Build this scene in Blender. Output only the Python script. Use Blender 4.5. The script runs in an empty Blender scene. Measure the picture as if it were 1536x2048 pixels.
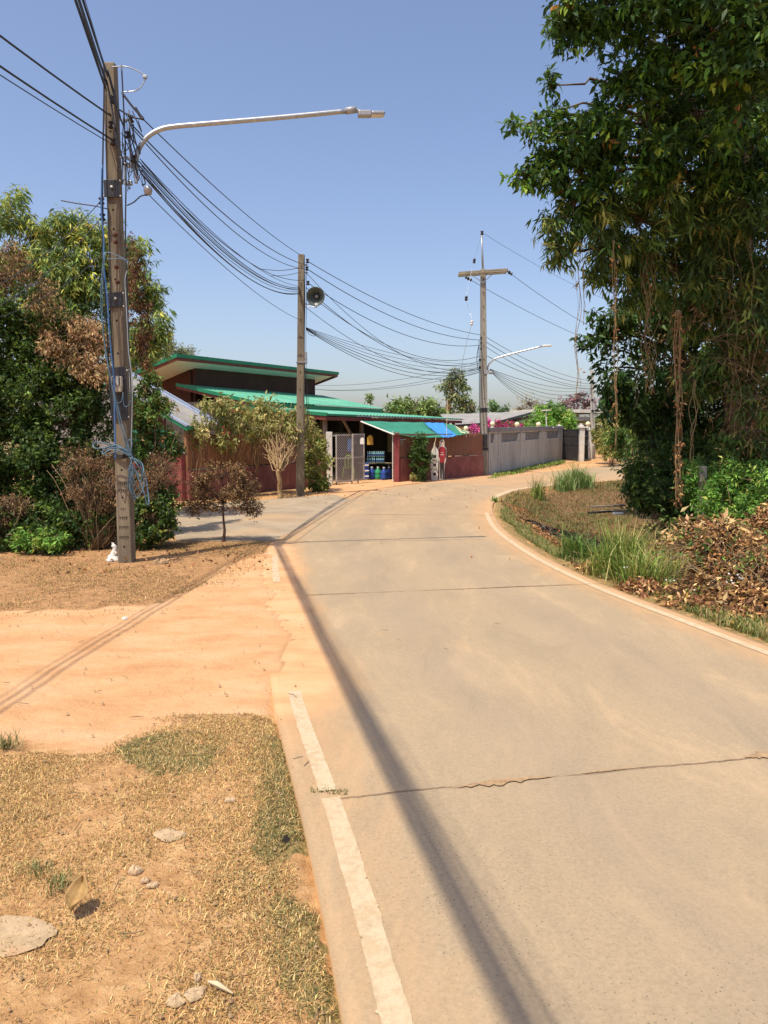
import bpy, math, random
import numpy as np
from math import radians, sin, cos, tan, atan, pi

# ------------------------------------------------------------------ camera, sky, sun, exposure
EYE = 1.65; F = 1540.0; PITCH = atan((1024 - 868) / F)
S = bpy.context.scene
cam_d = bpy.data.cameras.new('camera'); cam = bpy.data.objects.new('camera', cam_d)
S.collection.objects.link(cam); S.camera = cam
cam_d.sensor_fit = 'VERTICAL'; cam_d.sensor_height = 24.0; cam_d.lens = F / 2048 * 24.0
cam_d.clip_start = 0.05; cam_d.clip_end = 5000
cam.location = (0, 0, EYE); cam.rotation_euler = (pi / 2 - PITCH, 0, 0)
SUN_AZ = (0.64, 0.77); SUN_EL = radians(66)      # horizontal direction in which shadows fall
W = bpy.data.worlds.new('World'); S.world = W; W.use_nodes = True
nt = W.node_tree; bg = nt.nodes['Background']
sky = nt.nodes.new('ShaderNodeTexSky'); sky.sky_type = 'NISHITA'; sky.sun_disc = False
sky.sun_elevation = SUN_EL; sky.sun_rotation = math.atan2(-SUN_AZ[0], -SUN_AZ[1])
sky.air_density = 1.0; sky.dust_density = 2.4; sky.ozone_density = 2.0; sky.altitude = 100
tint = nt.nodes.new('ShaderNodeMix'); tint.data_type = 'RGBA'; tint.blend_type = 'MULTIPLY'; tint.inputs[0].default_value = 1
tint.inputs[7].default_value = (1.01, .955, .99, 1); nt.links.new(sky.outputs[0], tint.inputs[6])
nt.links.new(tint.outputs[2], bg.inputs[0]); bg.inputs[1].default_value = 0.148
sl = bpy.data.lights.new('sun', 'SUN'); sl.energy = 4.2; sl.angle = radians(0.5); sl.color = (1.0, 0.90, 0.75)
sun = bpy.data.objects.new('sun', sl); S.collection.objects.link(sun)
from mathutils import Vector, Matrix
_sd = Vector((SUN_AZ[0] * cos(SUN_EL), SUN_AZ[1] * cos(SUN_EL), -sin(SUN_EL)))
sun.rotation_euler = _sd.to_track_quat('-Z', 'Y').to_euler(); sun.location = (-10, -10, 30)
S.view_settings.view_transform = 'Standard'; S.view_settings.look = 'None'
S.view_settings.exposure = 0.35; S.view_settings.gamma = 1.0

# ------------------------------------------------------------------ surveying helpers (photo pixel + depth -> metres)
def A(x, y, Y):
    cx = (x - 768) / F; cy = (1024 - y) / F
    dy = cos(PITCH) + cy * sin(PITCH); dz = -sin(PITCH) + cy * cos(PITCH)
    t = Y / dy
    return np.array([cx * t, Y, EYE + dz * t])
def rise(Y): return 0.02 * np.clip(np.asarray(Y, float) - 34, 0, 25)
def G(x, y, dz=0.0):
    cx = (x - 768) / F; cy = (1024 - y) / F
    dy = cos(PITCH) + cy * sin(PITCH); dz_ = -sin(PITCH) + cy * cos(PITCH)
    z = dz
    for _ in range(30):
        t = (z - EYE) / dz_; z = dz + float(rise(t * dy))
    return np.array([cx * t, dy * t, z])
def pix(X, Y, Z):
    c, s = cos(PITCH), sin(PITCH)
    d = Y * c - (Z - EYE) * s; u = Y * s + (Z - EYE) * c
    d = np.where(d < 0.05, 0.05, d)
    return 768 + F * X / d, 1024 - F * u / d
def px(n, Y): return n * Y / F          # n photo pixels at depth Y, in metres

def hexc(h, k=1.0):
    h = h.lstrip('#'); v = [int(h[i:i+2], 16) / 255 for i in (0, 2, 4)]
    return tuple(min(1, k * (a / 12.92 if a <= .04045 else ((a + .055) / 1.055) ** 2.4)) for a in v)

# ------------------------------------------------------------------ materials
M = {}
def nodes(name):
    m = bpy.data.materials.new(name); m.use_nodes = True
    t = m.node_tree; b = t.nodes['Principled BSDF']; return m, t, b
def lk(t, a, b): t.links.new(a, b)
def noise(t, scale, detail=6, rough=.6, vec=None, dist=0):
    n = t.nodes.new('ShaderNodeTexNoise'); n.inputs['Scale'].default_value = scale
    n.inputs['Detail'].default_value = detail; n.inputs['Roughness'].default_value = rough
    n.inputs['Distortion'].default_value = dist
    if vec is not None: lk(t, vec, n.inputs['Vector'])
    return n.outputs['Fac']
def ramp(t, fac, stops):
    r = t.nodes.new('ShaderNodeValToRGB'); e = r.color_ramp.elements
    while len(e) < len(stops): e.new(.5)
    for el, (p, c) in zip(e, stops):
        el.position = p; el.color = (*c, 1) if len(c) == 3 else c
    lk(t, fac, r.inputs[0]); return r.outputs[0]
def mixc(t, fac, a, b, mode='MIX'):
    m = t.nodes.new('ShaderNodeMix'); m.data_type = 'RGBA'; m.blend_type = mode
    for s, v in ((m.inputs[0], fac), (m.inputs[6], a), (m.inputs[7], b)):
        if isinstance(v, (int, float)): s.default_value = v
        elif isinstance(v, tuple): s.default_value = (*v[:3], 1)
        else: lk(t, v, s)
    return m.outputs[2]
def math_(t, op, a, b=None, c=None, clamp=False):
    m = t.nodes.new('ShaderNodeMath'); m.operation = op; m.use_clamp = clamp
    for s, v in zip(m.inputs, (a, b, c)):
        if v is None: continue
        if isinstance(v, (int, float)): s.default_value = v
        else: lk(t, v, s)
    return m.outputs[0]
def attr(t, name):
    a = t.nodes.new('ShaderNodeAttribute'); a.attribute_name = name; return a
def coords(t, kind='Object', scale=None):
    c = t.nodes.new('ShaderNodeTexCoord').outputs[kind]
    if scale:
        m = t.nodes.new('ShaderNodeMapping'); m.inputs['Scale'].default_value = scale
        lk(t, c, m.inputs['Vector']); c = m.outputs[0]
    return c
def bump(t, b, h, strength=.3, dist=.02):
    n = t.nodes.new('ShaderNodeBump'); n.inputs['Strength'].default_value = strength
    n.inputs['Distance'].default_value = dist; lk(t, h, n.inputs['Height']); lk(t, n.outputs[0], b.inputs['Normal'])
def surf(name, c1, c2=None, scale=6, rough=.7, bmp=.2, metal=0, stretch=None, spot=None, spec=.4, lo=.35, hi=.65):
    """weathered surface: two base tones mixed by noise, optional dirt spots, fine bump"""
    m, t, b = nodes(name)
    v = coords(t, 'Object', stretch)
    c2 = c2 or tuple(x * .8 for x in c1)
    n = noise(t, scale, 8, .65, v)
    col = ramp(t, n, [(lo, c1), (hi, c2)])
    if spot:
        n2 = noise(t, scale * .35, 5, .7, v, .6)
        col = mixc(t, ramp(t, n2, [(.5, (0, 0, 0)), (.68, (1, 1, 1))]), col, spot)
    lk(t, col, b.inputs['Base Color'])
    b.inputs['Roughness'].default_value = rough; b.inputs['Metallic'].default_value = metal
    b.inputs['Specular IOR Level'].default_value = spec
    if bmp: bump(t, b, noise(t, scale * 5, 5, .7, v), bmp, .01)
    M[name] = m; return m
def leafmat(name, rough=.5, trans=.35, spec=.35):
    m, t, b = nodes(name)
    a = attr(t, 'col').outputs['Color']
    lk(t, a, b.inputs['Base Color']); b.inputs['Roughness'].default_value = rough
    b.inputs['Specular IOR Level'].default_value = spec
    tr = t.nodes.new('ShaderNodeBsdfTranslucent')
    lk(t, mixc(t, .35, a, (.30, .36, .04)), tr.inputs['Color']) if trans > .2 else lk(t, a, tr.inputs['Color'])
    mx = t.nodes.new('ShaderNodeMixShader'); mx.inputs[0].default_value = trans
    lk(t, b.outputs[0], mx.inputs[1]); lk(t, tr.outputs[0], mx.inputs[2])
    lk(t, mx.outputs[0], t.nodes['Material Output'].inputs['Surface'])
    M[name] = m; return m

leafmat('leaf', .5, .24, .22); leafmat('dry_leaf', .75, .15, .2); leafmat('petal', .6, .3, .2)
surf('bark', hexc('7a6552'), hexc('4a3b2f'), 9, .9, .6, stretch=(1, 1, .25))
surf('dry_twig', hexc('94805e'), hexc('66523a'), 14, .85, .3)
surf('tan_stem', hexc('ac9068'), hexc('7c6443'), 14, .8, .3)
surf('dead_twig', hexc('6b5140'), hexc('43302a'), 14, .9, .3)
surf('grey_twig', hexc('9a8a78'), hexc('6a5a4c'), 14, .9, .3)
surf('old_concrete', hexc('8a7d6c'), hexc('5f5346'), 5, .9, .5, stretch=(1, 1, .15), spot=hexc('473b32'))
surf('pole_face', hexc('897e6a'), hexc('6b604f'), 6, .9, .6, stretch=(1, 1, .2), spot=hexc('54493c'))
surf('pole_grey', hexc('a09a8c'), hexc('7d7468'), 4, .9, .4, stretch=(1, 1, .12), spot=hexc('5a5048'))
surf('pole_white', hexc('c9c5bc'), hexc('a39c8f'), 4, .85, .3, stretch=(1, 1, .2))
surf('hole', hexc('1b1613'), None, 10, 1, 0)
surf('black_plate', hexc('3c3b3e'), hexc('2d2c2f'), 8, .45, .05)
surf('white_plastic', hexc('e2e0da'), hexc('c9c5bb'), 6, .4, .03)
surf('meter_grey', hexc('cfcabb'), hexc('b5ae9d'), 8, .5, .05)
surf('cable_black', hexc('303238'), hexc('26282c'), 8, .5, 0)
surf('cable_blue', hexc('5f7f92'), hexc('48606f'), 12, .5, 0)
surf('pipe_blue', hexc('4a78b0'), hexc('3a5f90'), 8, .4, 0)
surf('rubber', hexc('2b2423'), hexc('201b1a'), 8, .6, 0)
surf('galvanised', hexc('b9bcbd'), hexc('9fa2a4'), 18, .38, .05, metal=.7)
surf('lamp_grey', hexc('a9abac'), hexc('8f9192'), 10, .4, .02, metal=.2)
surf('rust', hexc('5f3626'), hexc('40261c'), 16, .85, .4)
surf('insulator', hexc('352722'), hexc('231a17'), 12, .3, 0)
surf('wood_arm', hexc('9a8f7c'), hexc('6d6250'), 8, .9, .5, stretch=(.3, 3, 3))
surf('red_wall', hexc('8e4444'), hexc('78383a'), 3, .85, .25, spot=hexc('93584e'))
surf('maroon_wall', hexc('87504a'), hexc('70403a'), 2.5, .85, .25, spot=hexc('96665c'))
surf('brown_slat', hexc('9c7252'), hexc('6e4c36'), 5, .8, .2, stretch=(1, 1, .3))
surf('brown_steel', hexc('8a5c44'), hexc('745040'), 3, .65, .1)
surf('cream', hexc('d8cdb6'), hexc('bfb298'), 4, .8, .2)
surf('white_paint', hexc('dedbd2'), hexc('c6c1b4'), 4, .7, .2, spot=hexc('b1a996'))
surf('grey_wall', hexc('b4b2aa'), hexc('a09e96'), 2.5, .85, .3, stretch=(1, 1, .3), spot=hexc('8d8b84'))
surf('grey_cap', hexc('8d8b8e'), hexc('6f6c6d'), 4, .85, .3)
surf('grey_slab', hexc('7d7c78'), hexc('6b6a66'), 4, .85, .2)
surf('green_roof', hexc('5fa78a'), hexc('529a7d'), 1.5, .5, .04, spec=.35, spot=hexc('74b096'))
surf('green_trim', hexc('1f7f5a'), hexc('196e4d'), 3, .45, .03)
surf('green_soffit', hexc('e0e2dc'), hexc('d2d6ce'), 2, .7, .05)
surf('brown_fascia', hexc('7c4034'), hexc('632f27'), 3, .7, .1)
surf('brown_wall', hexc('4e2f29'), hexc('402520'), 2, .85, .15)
surf('roof_grey', hexc('98948c'), hexc('878378'), 1.8, .55, .08, spot=hexc('a59f94'))
surf('roof_white', hexc('98a4b8'), hexc('8792a6'), 2, .5, .05)
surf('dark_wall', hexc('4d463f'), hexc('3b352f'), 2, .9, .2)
surf('shade_net', hexc('33846a'), hexc('2a755d'), 2, .8, .15)
surf('blue_tarp', hexc('3f8fdc'), hexc('3480cc'), 3, .5, .15)
surf('cream_tarp', hexc('c9c79c'), hexc('b3b184'), 3, .7, .15)
surf('blue_cloth', hexc('2f5f9c'), hexc('274f84'), 3, .8, .15)
surf('red_cloth', hexc('a8343a'), hexc('8c2a30'), 6, .8, .15)
surf('water_plastic', hexc('9ec4c4'), hexc('6fa3ad'), 30, .25, .05)
surf('lime_plastic', hexc('8fb82a'), hexc('7ba01f'), 5, .4, .02)
surf('jug_green', hexc('3e9a6c'), hexc('2f7f58'), 5, .3, .02)
surf('jug_blue', hexc('2f4f9c'), hexc('26407f'), 5, .3, .02)
surf('paper_white', hexc('e9e6df'), hexc('d9d5cb'), 5, .8, .02)
surf('yellow_cloth', hexc('cfa648'), hexc('b58c38'), 5, .8, .1)
surf('globe', hexc('ece3b8'), hexc('dfd3a2'), 5, .3, .0)
surf('gate_metal', hexc('b9b4ac'), hexc('98928a'), 10, .5, .1, metal=.2)
surf('gate_black', hexc('3d3b3c'), hexc('2c2a2b'), 6, .55, .05)
surf('skin_print', hexc('d9b8a4'), hexc('c4a08c'), 20, .6, 0)
surf('trouser_print', hexc('3a2a2e'), hexc('2d2226'), 8, .6, 0)
surf('horn_grey', hexc('5f6862'), hexc('4c544f'), 6, .4, .02)
surf('horn_dark', hexc('39413c'), hexc('2c322e'), 6, .5, .02)
surf('stone', hexc('c4ac8c'), hexc('a08564'), 10, .9, .4)
surf('flat_stone', hexc('bda382'), hexc('a18b6a'), 12, .9, .6, spot=hexc('b08a68'))
surf('statue_white', hexc('e6e3dc'), hexc('b9b4aa'), 30, .7, .3)
surf('burnt', hexc('3a332e'), hexc('1f1b19'), 14, .95, .6)
surf('line_paint', hexc('c1ad8e'), hexc('a79273'), 26, .9, .4, spot=hexc('b39b78'), lo=.46, hi=.74)
surf('crack', hexc('8c6b4e'), hexc('5c4636'), 20, 1, .6)
surf('white_fibre', hexc('c4b496'), hexc('a08c68'), 8, .8, .2)

# chain mesh of the gate: real openings through transparency of a woven pattern on the panel
def meshmat():
    m, t, b = nodes('chain_mesh')
    v = coords(t, 'Object')
    sep = t.nodes.new('ShaderNodeSeparateXYZ'); lk(t, v, sep.inputs[0])
    h = math_(t, 'ADD', math_(t, 'MULTIPLY', sep.outputs[0], .475), math_(t, 'MULTIPLY', sep.outputs[1], .88))
    out = None
    for sgn in (1, -1):
        q = math_(t, 'ADD', math_(t, 'MULTIPLY', h, 11.0), math_(t, 'MULTIPLY', sep.outputs[2], 11.0 * sgn))
        f = math_(t, 'LESS_THAN', math_(t, 'ABSOLUTE', math_(t, 'SUBTRACT', math_(t, 'FRACT', q), .5)), .11)
        out = f if out is None else math_(t, 'MAXIMUM', out, f)
    tr = t.nodes.new('ShaderNodeBsdfTransparent'); mx = t.nodes.new('ShaderNodeMixShader')
    lk(t, out, mx.inputs[0]); lk(t, tr.outputs[0], mx.inputs[1]); lk(t, b.outputs[0], mx.inputs[2])
    b.inputs['Base Color'].default_value = (.42, .4, .37, 1); b.inputs['Roughness'].default_value = .6
    lk(t, mx.outputs[0], t.nodes['Material Output'].inputs['Surface'])
    M['chain_mesh'] = m
meshmat()

# ------------------------------------------------------------------ object helpers
COL = S.collection
def wloc(o):
    v = Vector((0, 0, 0))
    while o is not None: v += o.location; o = o.parent
    return np.array(v)
def tag(o, label=None, cat=None, group=None, kind=None):
    for k, v in (('label', label), ('category', cat), ('group', group), ('kind', kind)):
        if v: o[k] = v
    return o
def thing(name, label, cat, loc, group=None):
    o = bpy.data.objects.new(name, None); COL.objects.link(o); o.location = tuple(float(a) for a in loc)
    o.empty_display_size = .2
    return tag(o, label, cat, group)
def link(name, me, parent, V, mat):
    o = bpy.data.objects.new(name, me); COL.objects.link(o)
    if parent is not None: o.parent = parent
    me.materials.append(M[mat] if isinstance(mat, str) else mat)
    return o
def origin_of(V, parent):
    if parent is not None: return wloc(parent)
    return np.array([(V[:, 0].min() + V[:, 0].max()) / 2, (V[:, 1].min() + V[:, 1].max()) / 2, V[:, 2].min()])
def npmesh(name, V, T, mat, col=None, parent=None, smooth=False, attrs=None, keep=False):
    V = np.asarray(V, float).reshape(-1, 3); T = np.asarray(T, np.int32)
    o0 = np.zeros(3) if keep else origin_of(V, parent)
    k = T.shape[1]
    me = bpy.data.meshes.new(name)
    me.vertices.add(len(V)); me.vertices.foreach_set('co', (V - o0).ravel())
    me.loops.add(T.size); me.loops.foreach_set('vertex_index', T.ravel())
    me.polygons.add(len(T)); me.polygons.foreach_set('loop_start', np.arange(0, T.size, k, dtype=np.int32))
    me.polygons.foreach_set('loop_total', np.full(len(T), k, np.int32))
    if smooth: me.polygons.foreach_set('use_smooth', np.ones(len(T), bool))
    me.update(calc_edges=True)
    if col is not None:
        a = me.color_attributes.new('col', 'FLOAT_COLOR', 'POINT')
        c = np.ones((len(V), 4), np.float32); c[:, :3] = col; a.data.foreach_set('color', c.ravel())
    for nm, arr in (attrs or {}).items():
        a = me.attributes.new(nm, 'FLOAT', 'POINT'); a.data.foreach_set('value', np.asarray(arr, np.float32))
    o = link(name, me, parent, V, mat)
    if parent is None and not keep: o.location = tuple(o0)
    return o
class MB:
    """collects shapes (world coordinates) and links them as one mesh"""
    def __init__(s): s.V = []; s.F = []
    def add(s, V, F):
        k = len(s.V); s.V += [tuple(float(a) for a in v) for v in V]; s.F += [tuple(i + k for i in f) for f in F]; return s
    def box(s, c, d, R=None, taper=1.0):
        c = np.array(c, float); hx, hy, hz = d[0] / 2, d[1] / 2, d[2] / 2
        P = []
        for z, q in ((-hz, 1.0), (hz, taper)):
            for x, y in ((-hx, -hy), (hx, -hy), (hx, hy), (-hx, hy)): P.append((x * q, y * q, z))
        P = np.array(P)
        if R is not None: P = P @ np.array(R).T
        return s.add(P + c, [(0, 3, 2, 1), (4, 5, 6, 7), (0, 1, 5, 4), (1, 2, 6, 5), (2, 3, 7, 6), (3, 0, 4, 7)])
    def seg(s, a, b, w, h, up=(0, 0, 1)):
        """rectangular bar from a to b, w across, h along up"""
        a = np.array(a, float); b = np.array(b, float); d = b - a; L = np.linalg.norm(d); d /= L
        up = np.array(up, float); x = np.cross(d, up)
        if np.linalg.norm(x) < 1e-6: x = np.cross(d, (1, 0, 0))
        x /= np.linalg.norm(x); u = np.cross(x, d)
        R = np.stack([x, u, d], 1)
        return s.box((a + b) / 2, (w, h, L), R)
    def tube(s, P, r, n=6, cap=True):
        P = np.array(P, float); r = np.broadcast_to(np.array(r, float), (len(P),))
        d = np.gradient(P, axis=0); d /= np.linalg.norm(d, axis=1)[:, None] + 1e-9
        u = np.cross(d[0], (0.13, .31, .94)); u /= np.linalg.norm(u) + 1e-9
        V = []
        for i in range(len(P)):
            u = u - d[i] * np.dot(u, d[i]); u /= np.linalg.norm(u) + 1e-9
            w = np.cross(d[i], u)
            for k in range(n):
                a = 2 * pi * k / n; V.append(P[i] + r[i] * (cos(a) * u + sin(a) * w))
        Fc = [(i * n + k, i * n + (k + 1) % n, (i + 1) * n + (k + 1) % n, (i + 1) * n + k) for i in range(len(P) - 1) for k in range(n)]
        if cap: Fc += [tuple(range(n))[::-1], tuple(range((len(P) - 1) * n, len(P) * n))]
        return s.add(V, Fc)
    def cyl(s, a, b, r, r2=None, n=12): return s.tube([a, b], [r, r if r2 is None else r2], n)
    def lathe(s, c, prof, n=16, axis=(0, 0, 1), ref=None):
        c = np.array(c, float); ax = np.array(axis, float); ax /= np.linalg.norm(ax)
        u = np.cross(ax, (0, 1, 0) if abs(ax[1]) < .9 else (1, 0, 0)); u /= np.linalg.norm(u); w = np.cross(ax, u)
        V = [c + ax * h + r * (cos(2 * pi * k / n) * u + sin(2 * pi * k / n) * w) for r, h in prof for k in range(n)]
        m = len(prof)
        Fc = [(i * n + k, i * n + (k + 1) % n, (i + 1) * n + (k + 1) % n, (i + 1) * n + k) for i in range(m - 1) for k in range(n)]
        Fc += [tuple(range(n))[::-1], tuple(range((m - 1) * n, m * n))]
        return s.add(V, Fc)
    def ball(s, c, r, n=14, sq=(1, 1, 1)):
        c = np.array(c, float); m = n // 2
        V = [c + r * np.array([sq[0] * sin(pi * i / m) * cos(2 * pi * k / n), sq[1] * sin(pi * i / m) * sin(2 * pi * k / n), sq[2] * cos(pi * i / m)]) for i in range(m + 1) for k in range(n)]
        return s.add(V, [(i * n + k, (i + 1) * n + k, (i + 1) * n + (k + 1) % n, i * n + (k + 1) % n) for i in range(m) for k in range(n)])
    def prism(s, P, off):
        """closed outline P (3-D points) given thickness by the vector off"""
        P = [np.array(p, float) for p in P]; o = np.array(off, float); n = len(P)
        return s.add(P + [p + o for p in P], [tuple(range(n))[::-1], tuple(range(n, 2 * n))] + [(i, (i + 1) % n, n + (i + 1) % n, n + i) for i in range(n)])
    def build(s, name, mat, parent=None, smooth=False, bevel=0):
        V = np.array(s.V, float); o0 = origin_of(V, parent)
        me = bpy.data.meshes.new(name); me.from_pydata([tuple(v) for v in V - o0], [], s.F)
        if smooth: me.polygons.foreach_set('use_smooth', np.ones(len(me.polygons), bool))
        me.validate(); me.update()
        o = link(name, me, parent, V, mat)
        if parent is None: o.location = tuple(o0)
        if bevel:
            b = o.modifiers.new('bevel', 'BEVEL'); b.width = bevel; b.segments = 2; b.limit_method = 'ANGLE'
        return o
def smoothpath(P, n=8):
    P = np.array(P, float); Q = np.vstack([2 * P[0] - P[1], P, 2 * P[-1] - P[-2]]); out = []
    for i in range(1, len(Q) - 2):
        for k in range(n):
            t = k / n
            out.append(.5 * (2 * Q[i] + (Q[i+1] - Q[i-1]) * t + (2 * Q[i-1] - 5 * Q[i] + 4 * Q[i+1] - Q[i+2]) * t**2 + (3 * Q[i] - Q[i-1] - 3 * Q[i+1] + Q[i+2]) * t**3))
    out.append(Q[-2]); return np.array(out)
def corrugated(mb, p00, p10, p11, p01, pitch=.25, amp=.018, th=.004, nrow=2):
    """ribbed sheet: ribs run from the p00-p10 edge to the p01-p11 edge"""
    p00, p10, p11, p01 = [np.array(p, float) for p in (p00, p10, p11, p01)]
    L = np.linalg.norm(p10 - p00); n = max(4, int(L / pitch)) * 4
    nrm = np.cross(p10 - p00, p01 - p00); nrm /= np.linalg.norm(nrm)
    if nrm[2] < 0: nrm = -nrm
    V = []
    for j in range(nrow):
        q = j / (nrow - 1)
        for i in range(n + 1):
            t = i / n; h = amp * (1 if i % 4 in (1, 2) else 0)
            V.append((p00 * (1 - t) + p10 * t) * (1 - q) + (p01 * (1 - t) + p11 * t) * q + nrm * h)
    m = n + 1; Fc = [(j * m + i, j * m + i + 1, (j + 1) * m + i + 1, (j + 1) * m + i) for j in range(nrow - 1) for i in range(n)]
    mb.add(V, Fc); mb.add([np.array(v) - nrm * (th + .01) for v in V], [f[::-1] for f in Fc]); return mb

# ------------------------------------------------------------------ foliage
def unit(v): return v / (np.linalg.norm(v, axis=-1, keepdims=True) + 1e-9)
def palette(rng, n, pal, jit=.18):
    w = np.array([p[1] for p in pal], float); idx = rng.choice(len(pal), n, p=w / w.sum())
    c = np.array([p[0] for p in pal])[idx]
    return np.clip(c * (1 + rng.normal(0, jit, (n, 1))) * (1 + rng.normal(0, .06, (n, 3))), .004, 1)
def leafgeo(P, D, N, L, Wd, C, curl=.12):
    """P base, D direction, N face normal, L length, Wd width: pointed leaf folded along its midrib"""
    D = unit(D); X = unit(np.cross(D, N)); N = np.cross(X, D); L = L[:, None]; Wd = Wd[:, None]
    m = P + D * L * .48 - N * L * .02
    V = np.stack([P, P + D * L * .4 + X * Wd * .5 + N * Wd * .16, m, P + D * L * .4 - X * Wd * .5 + N * Wd * .16, P + D * L * .97 - N * L * curl], 1)
    n = len(P); b = (np.arange(n) * 5)[:, None, None]
    T = np.array([[0, 1, 2], [0, 2, 3], [2, 1, 4], [2, 4, 3]])[None] + b
    return V.reshape(-1, 3), T.reshape(-1, 3), np.repeat(C, 5, 0)
def blob(x, y, Y, rx, ry, rd=None):
    c = A(x, y, Y); k = Y / F
    return (c, np.array([rx * k, (rd if rd is not None else (rx + ry) / 2 * k), ry * k]), rx * ry)
def sprigs(rng, blobs, dens, clump=.3, ncl=16, shell=.45, zmin=None, leafarea=None):
    """sprig positions in clumps through each blob's volume, more of them near its outside"""
    P, O = [], []
    for c, r, area in blobs:
        n = max(6, int(dens * area / 1000 if leafarea is None else dens * pi * area / (leafarea * (F / c[1]) ** 2))); k = max(3, min(ncl, int(n / 5)))
        d = unit(rng.normal(size=(k, 3))); rad = shell + (1.0 - shell) * rng.random((k, 1)) ** .6
        cc = d * rad; q = rng.integers(0, k, n)
        off = rng.normal(size=(n, 3)) * clump * .6
        u = cc[q] + off
        P.append(c + u * r); O.append(unit(u + off * .8))
    P = np.vstack(P); O = np.vstack(O)
    if zmin is not None:
        z = zmin(P) if callable(zmin) else zmin
        k = P[:, 2] > z; P, O = P[k], O[k]
    return P, O
def foliage(rng, P, O, nl, length, wr, pal, droop=.5, jit=.18, spread=.9, pernoise=.0):
    n = len(P); a = unit(O * .7 + rng.normal(size=(n, 3)) * .45 + np.array([0, 0, .15]))
    sc = palette(rng, n, pal, jit)
    Pi = np.repeat(P, nl, 0); ai = np.repeat(a, nl, 0); N = n * nl
    r = unit(rng.normal(size=(N, 3))); r = unit(r - ai * (r * ai).sum(1, keepdims=True))
    D = unit(ai * .45 + r * spread + np.array([0, 0, -droop]) + rng.normal(size=(N, 3)) * .15)
    L = length * (.6 + .7 * rng.random(N))
    up = np.array([-.1, -.25, .75]) + rng.normal(size=(N, 3)) * .6
    pos = Pi + ai * (rng.random((N, 1)) - .5) * length * 2.0 + rng.normal(size=(N, 3)) * length * .12
    C = np.repeat(sc, nl, 0) * (1 + rng.normal(0, .1, (N, 1)))
    return leafgeo(pos, D, up, L, L * wr, np.clip(C, .003, 1))
def merge(*g):
    V, T, C, k = [], [], [], 0
    for v, t, c in g: V.append(v); T.append(t + k); C.append(c); k += len(v)
    return np.vstack(V), np.vstack(T), np.vstack(C)
def limb(rng, a, b, r0, r1, wob=.12, n=7, bow=(0, 0, 0)):
    a = np.array(a, float); b = np.array(b, float); L = np.linalg.norm(b - a); t = np.linspace(0, 1, n)[:, None]
    P = a + (b - a) * t + np.sin(t * pi) * np.array(bow) * L
    P[1:-1] += rng.normal(size=(n - 2, 3)) * wob * L / n
    return P, r0 + (r1 - r0) * t[:, 0] ** .8
def twigs(mb, rng, blobs, per, r=.006, root=None, wob=.3, shell=.95):
    for c, rad, area in blobs:
        for _ in range(per):
            d = unit(rng.normal(size=3)) * rad * shell
            a = c - d * .15 if root is None else root + rng.normal(size=3) * .02
            P, R = limb(rng, a, c + d, r, r * .35, wob, 5, (0, 0, .05)); mb.tube(P, R, 3, False)
def blades(rng, P, h, w, lean=.5, bend=.5, pal=None, jit=.15, dirs=None):
    """grass blades: a two-segment tapering strip each"""
    n = len(P); az = rng.random(n) * 2 * pi
    d = np.stack([np.cos(az), np.sin(az), np.zeros(n)], 1) if dirs is None else dirs
    s = np.stack([-d[:, 1], d[:, 0], np.zeros(n)], 1)
    h = (h * (.5 + .8 * rng.random(n)))[:, None]; l = (lean * rng.random(n))[:, None]; b = (bend * (.4 + rng.random(n)))[:, None]
    u = np.array([0, 0, 1.0]); w = w * (.6 + .8 * rng.random(n))[:, None]
    mid = P + h * .55 * unit(u + d * l); tip = mid + h * .5 * unit(u * (1 - b) + d * (l + b))
    V = np.stack([P - s * w / 2, P + s * w / 2, mid - s * w * .4, mid + s * w * .4, tip], 1).reshape(-1, 3)
    T = (np.array([[0, 1, 3], [0, 3, 2], [2, 3, 4]])[None] + (np.arange(n) * 5)[:, None, None]).reshape(-1, 3)
    return V, T, np.repeat(palette(rng, n, pal, jit), 5, 0)
def put(name, g, mat, parent=None, **k): return npmesh(name, g[0], g[1], mat, g[2], parent, **k)

# ================================================================== GROUND AND ROAD
RL = np.array([(.95, -4), (-.11, 2), (-.70, 4.7), (-1.02, 6.6), (-1.43, 8.9), (-1.68, 11), (-1.68, 14), (-1.30, 18), (-.55, 21.8), (.85, 25.4), (4.2, 29.8), (9.0, 36), (17, 44.5), (32, 55), (60, 70)], float)
RR = np.array([(5.2, -4), (3.85, 2), (3.25, 4.8), (2.86, 6.4), (2.40, 8.4), (2.14, 10.8), (2.12, 13.8), (2.58, 18.1), (3.40, 21.2), (4.6, 23.6), (8.0, 27.2), (13, 31.8), (21, 39), (36, 49.5), (64, 64)], float)
def dense(P, n=14): return smoothpath(np.c_[P, np.zeros(len(P))], n)[:, :2]
RLd, RRd = dense(RL), dense(RR)
def RRX(Y): return np.interp(Y, RRd[:, 1], RRd[:, 0])
def RLX(Y): return np.interp(Y, RLd[:, 1], RLd[:, 0])
def sst(a, b, x): t = np.clip((x - a) / (b - a), 0, 1); return t * t * (3 - 2 * t)
rg = np.random.default_rng(5)
_k = [(rg.normal(size=2) * f, rg.random() * 6.3, am) for f, am in ((.6, .5), (.6, .5), (1.3, .35), (1.3, .35), (2.9, .2), (2.9, .2), (6, .12), (6, .12), (13, .07), (13, .07))]
def wob(X, Y, k=1.0):
    return sum(am * np.sin(k * (v[0] * X + v[1] * Y) + p) for v, p, am in _k)
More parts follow.
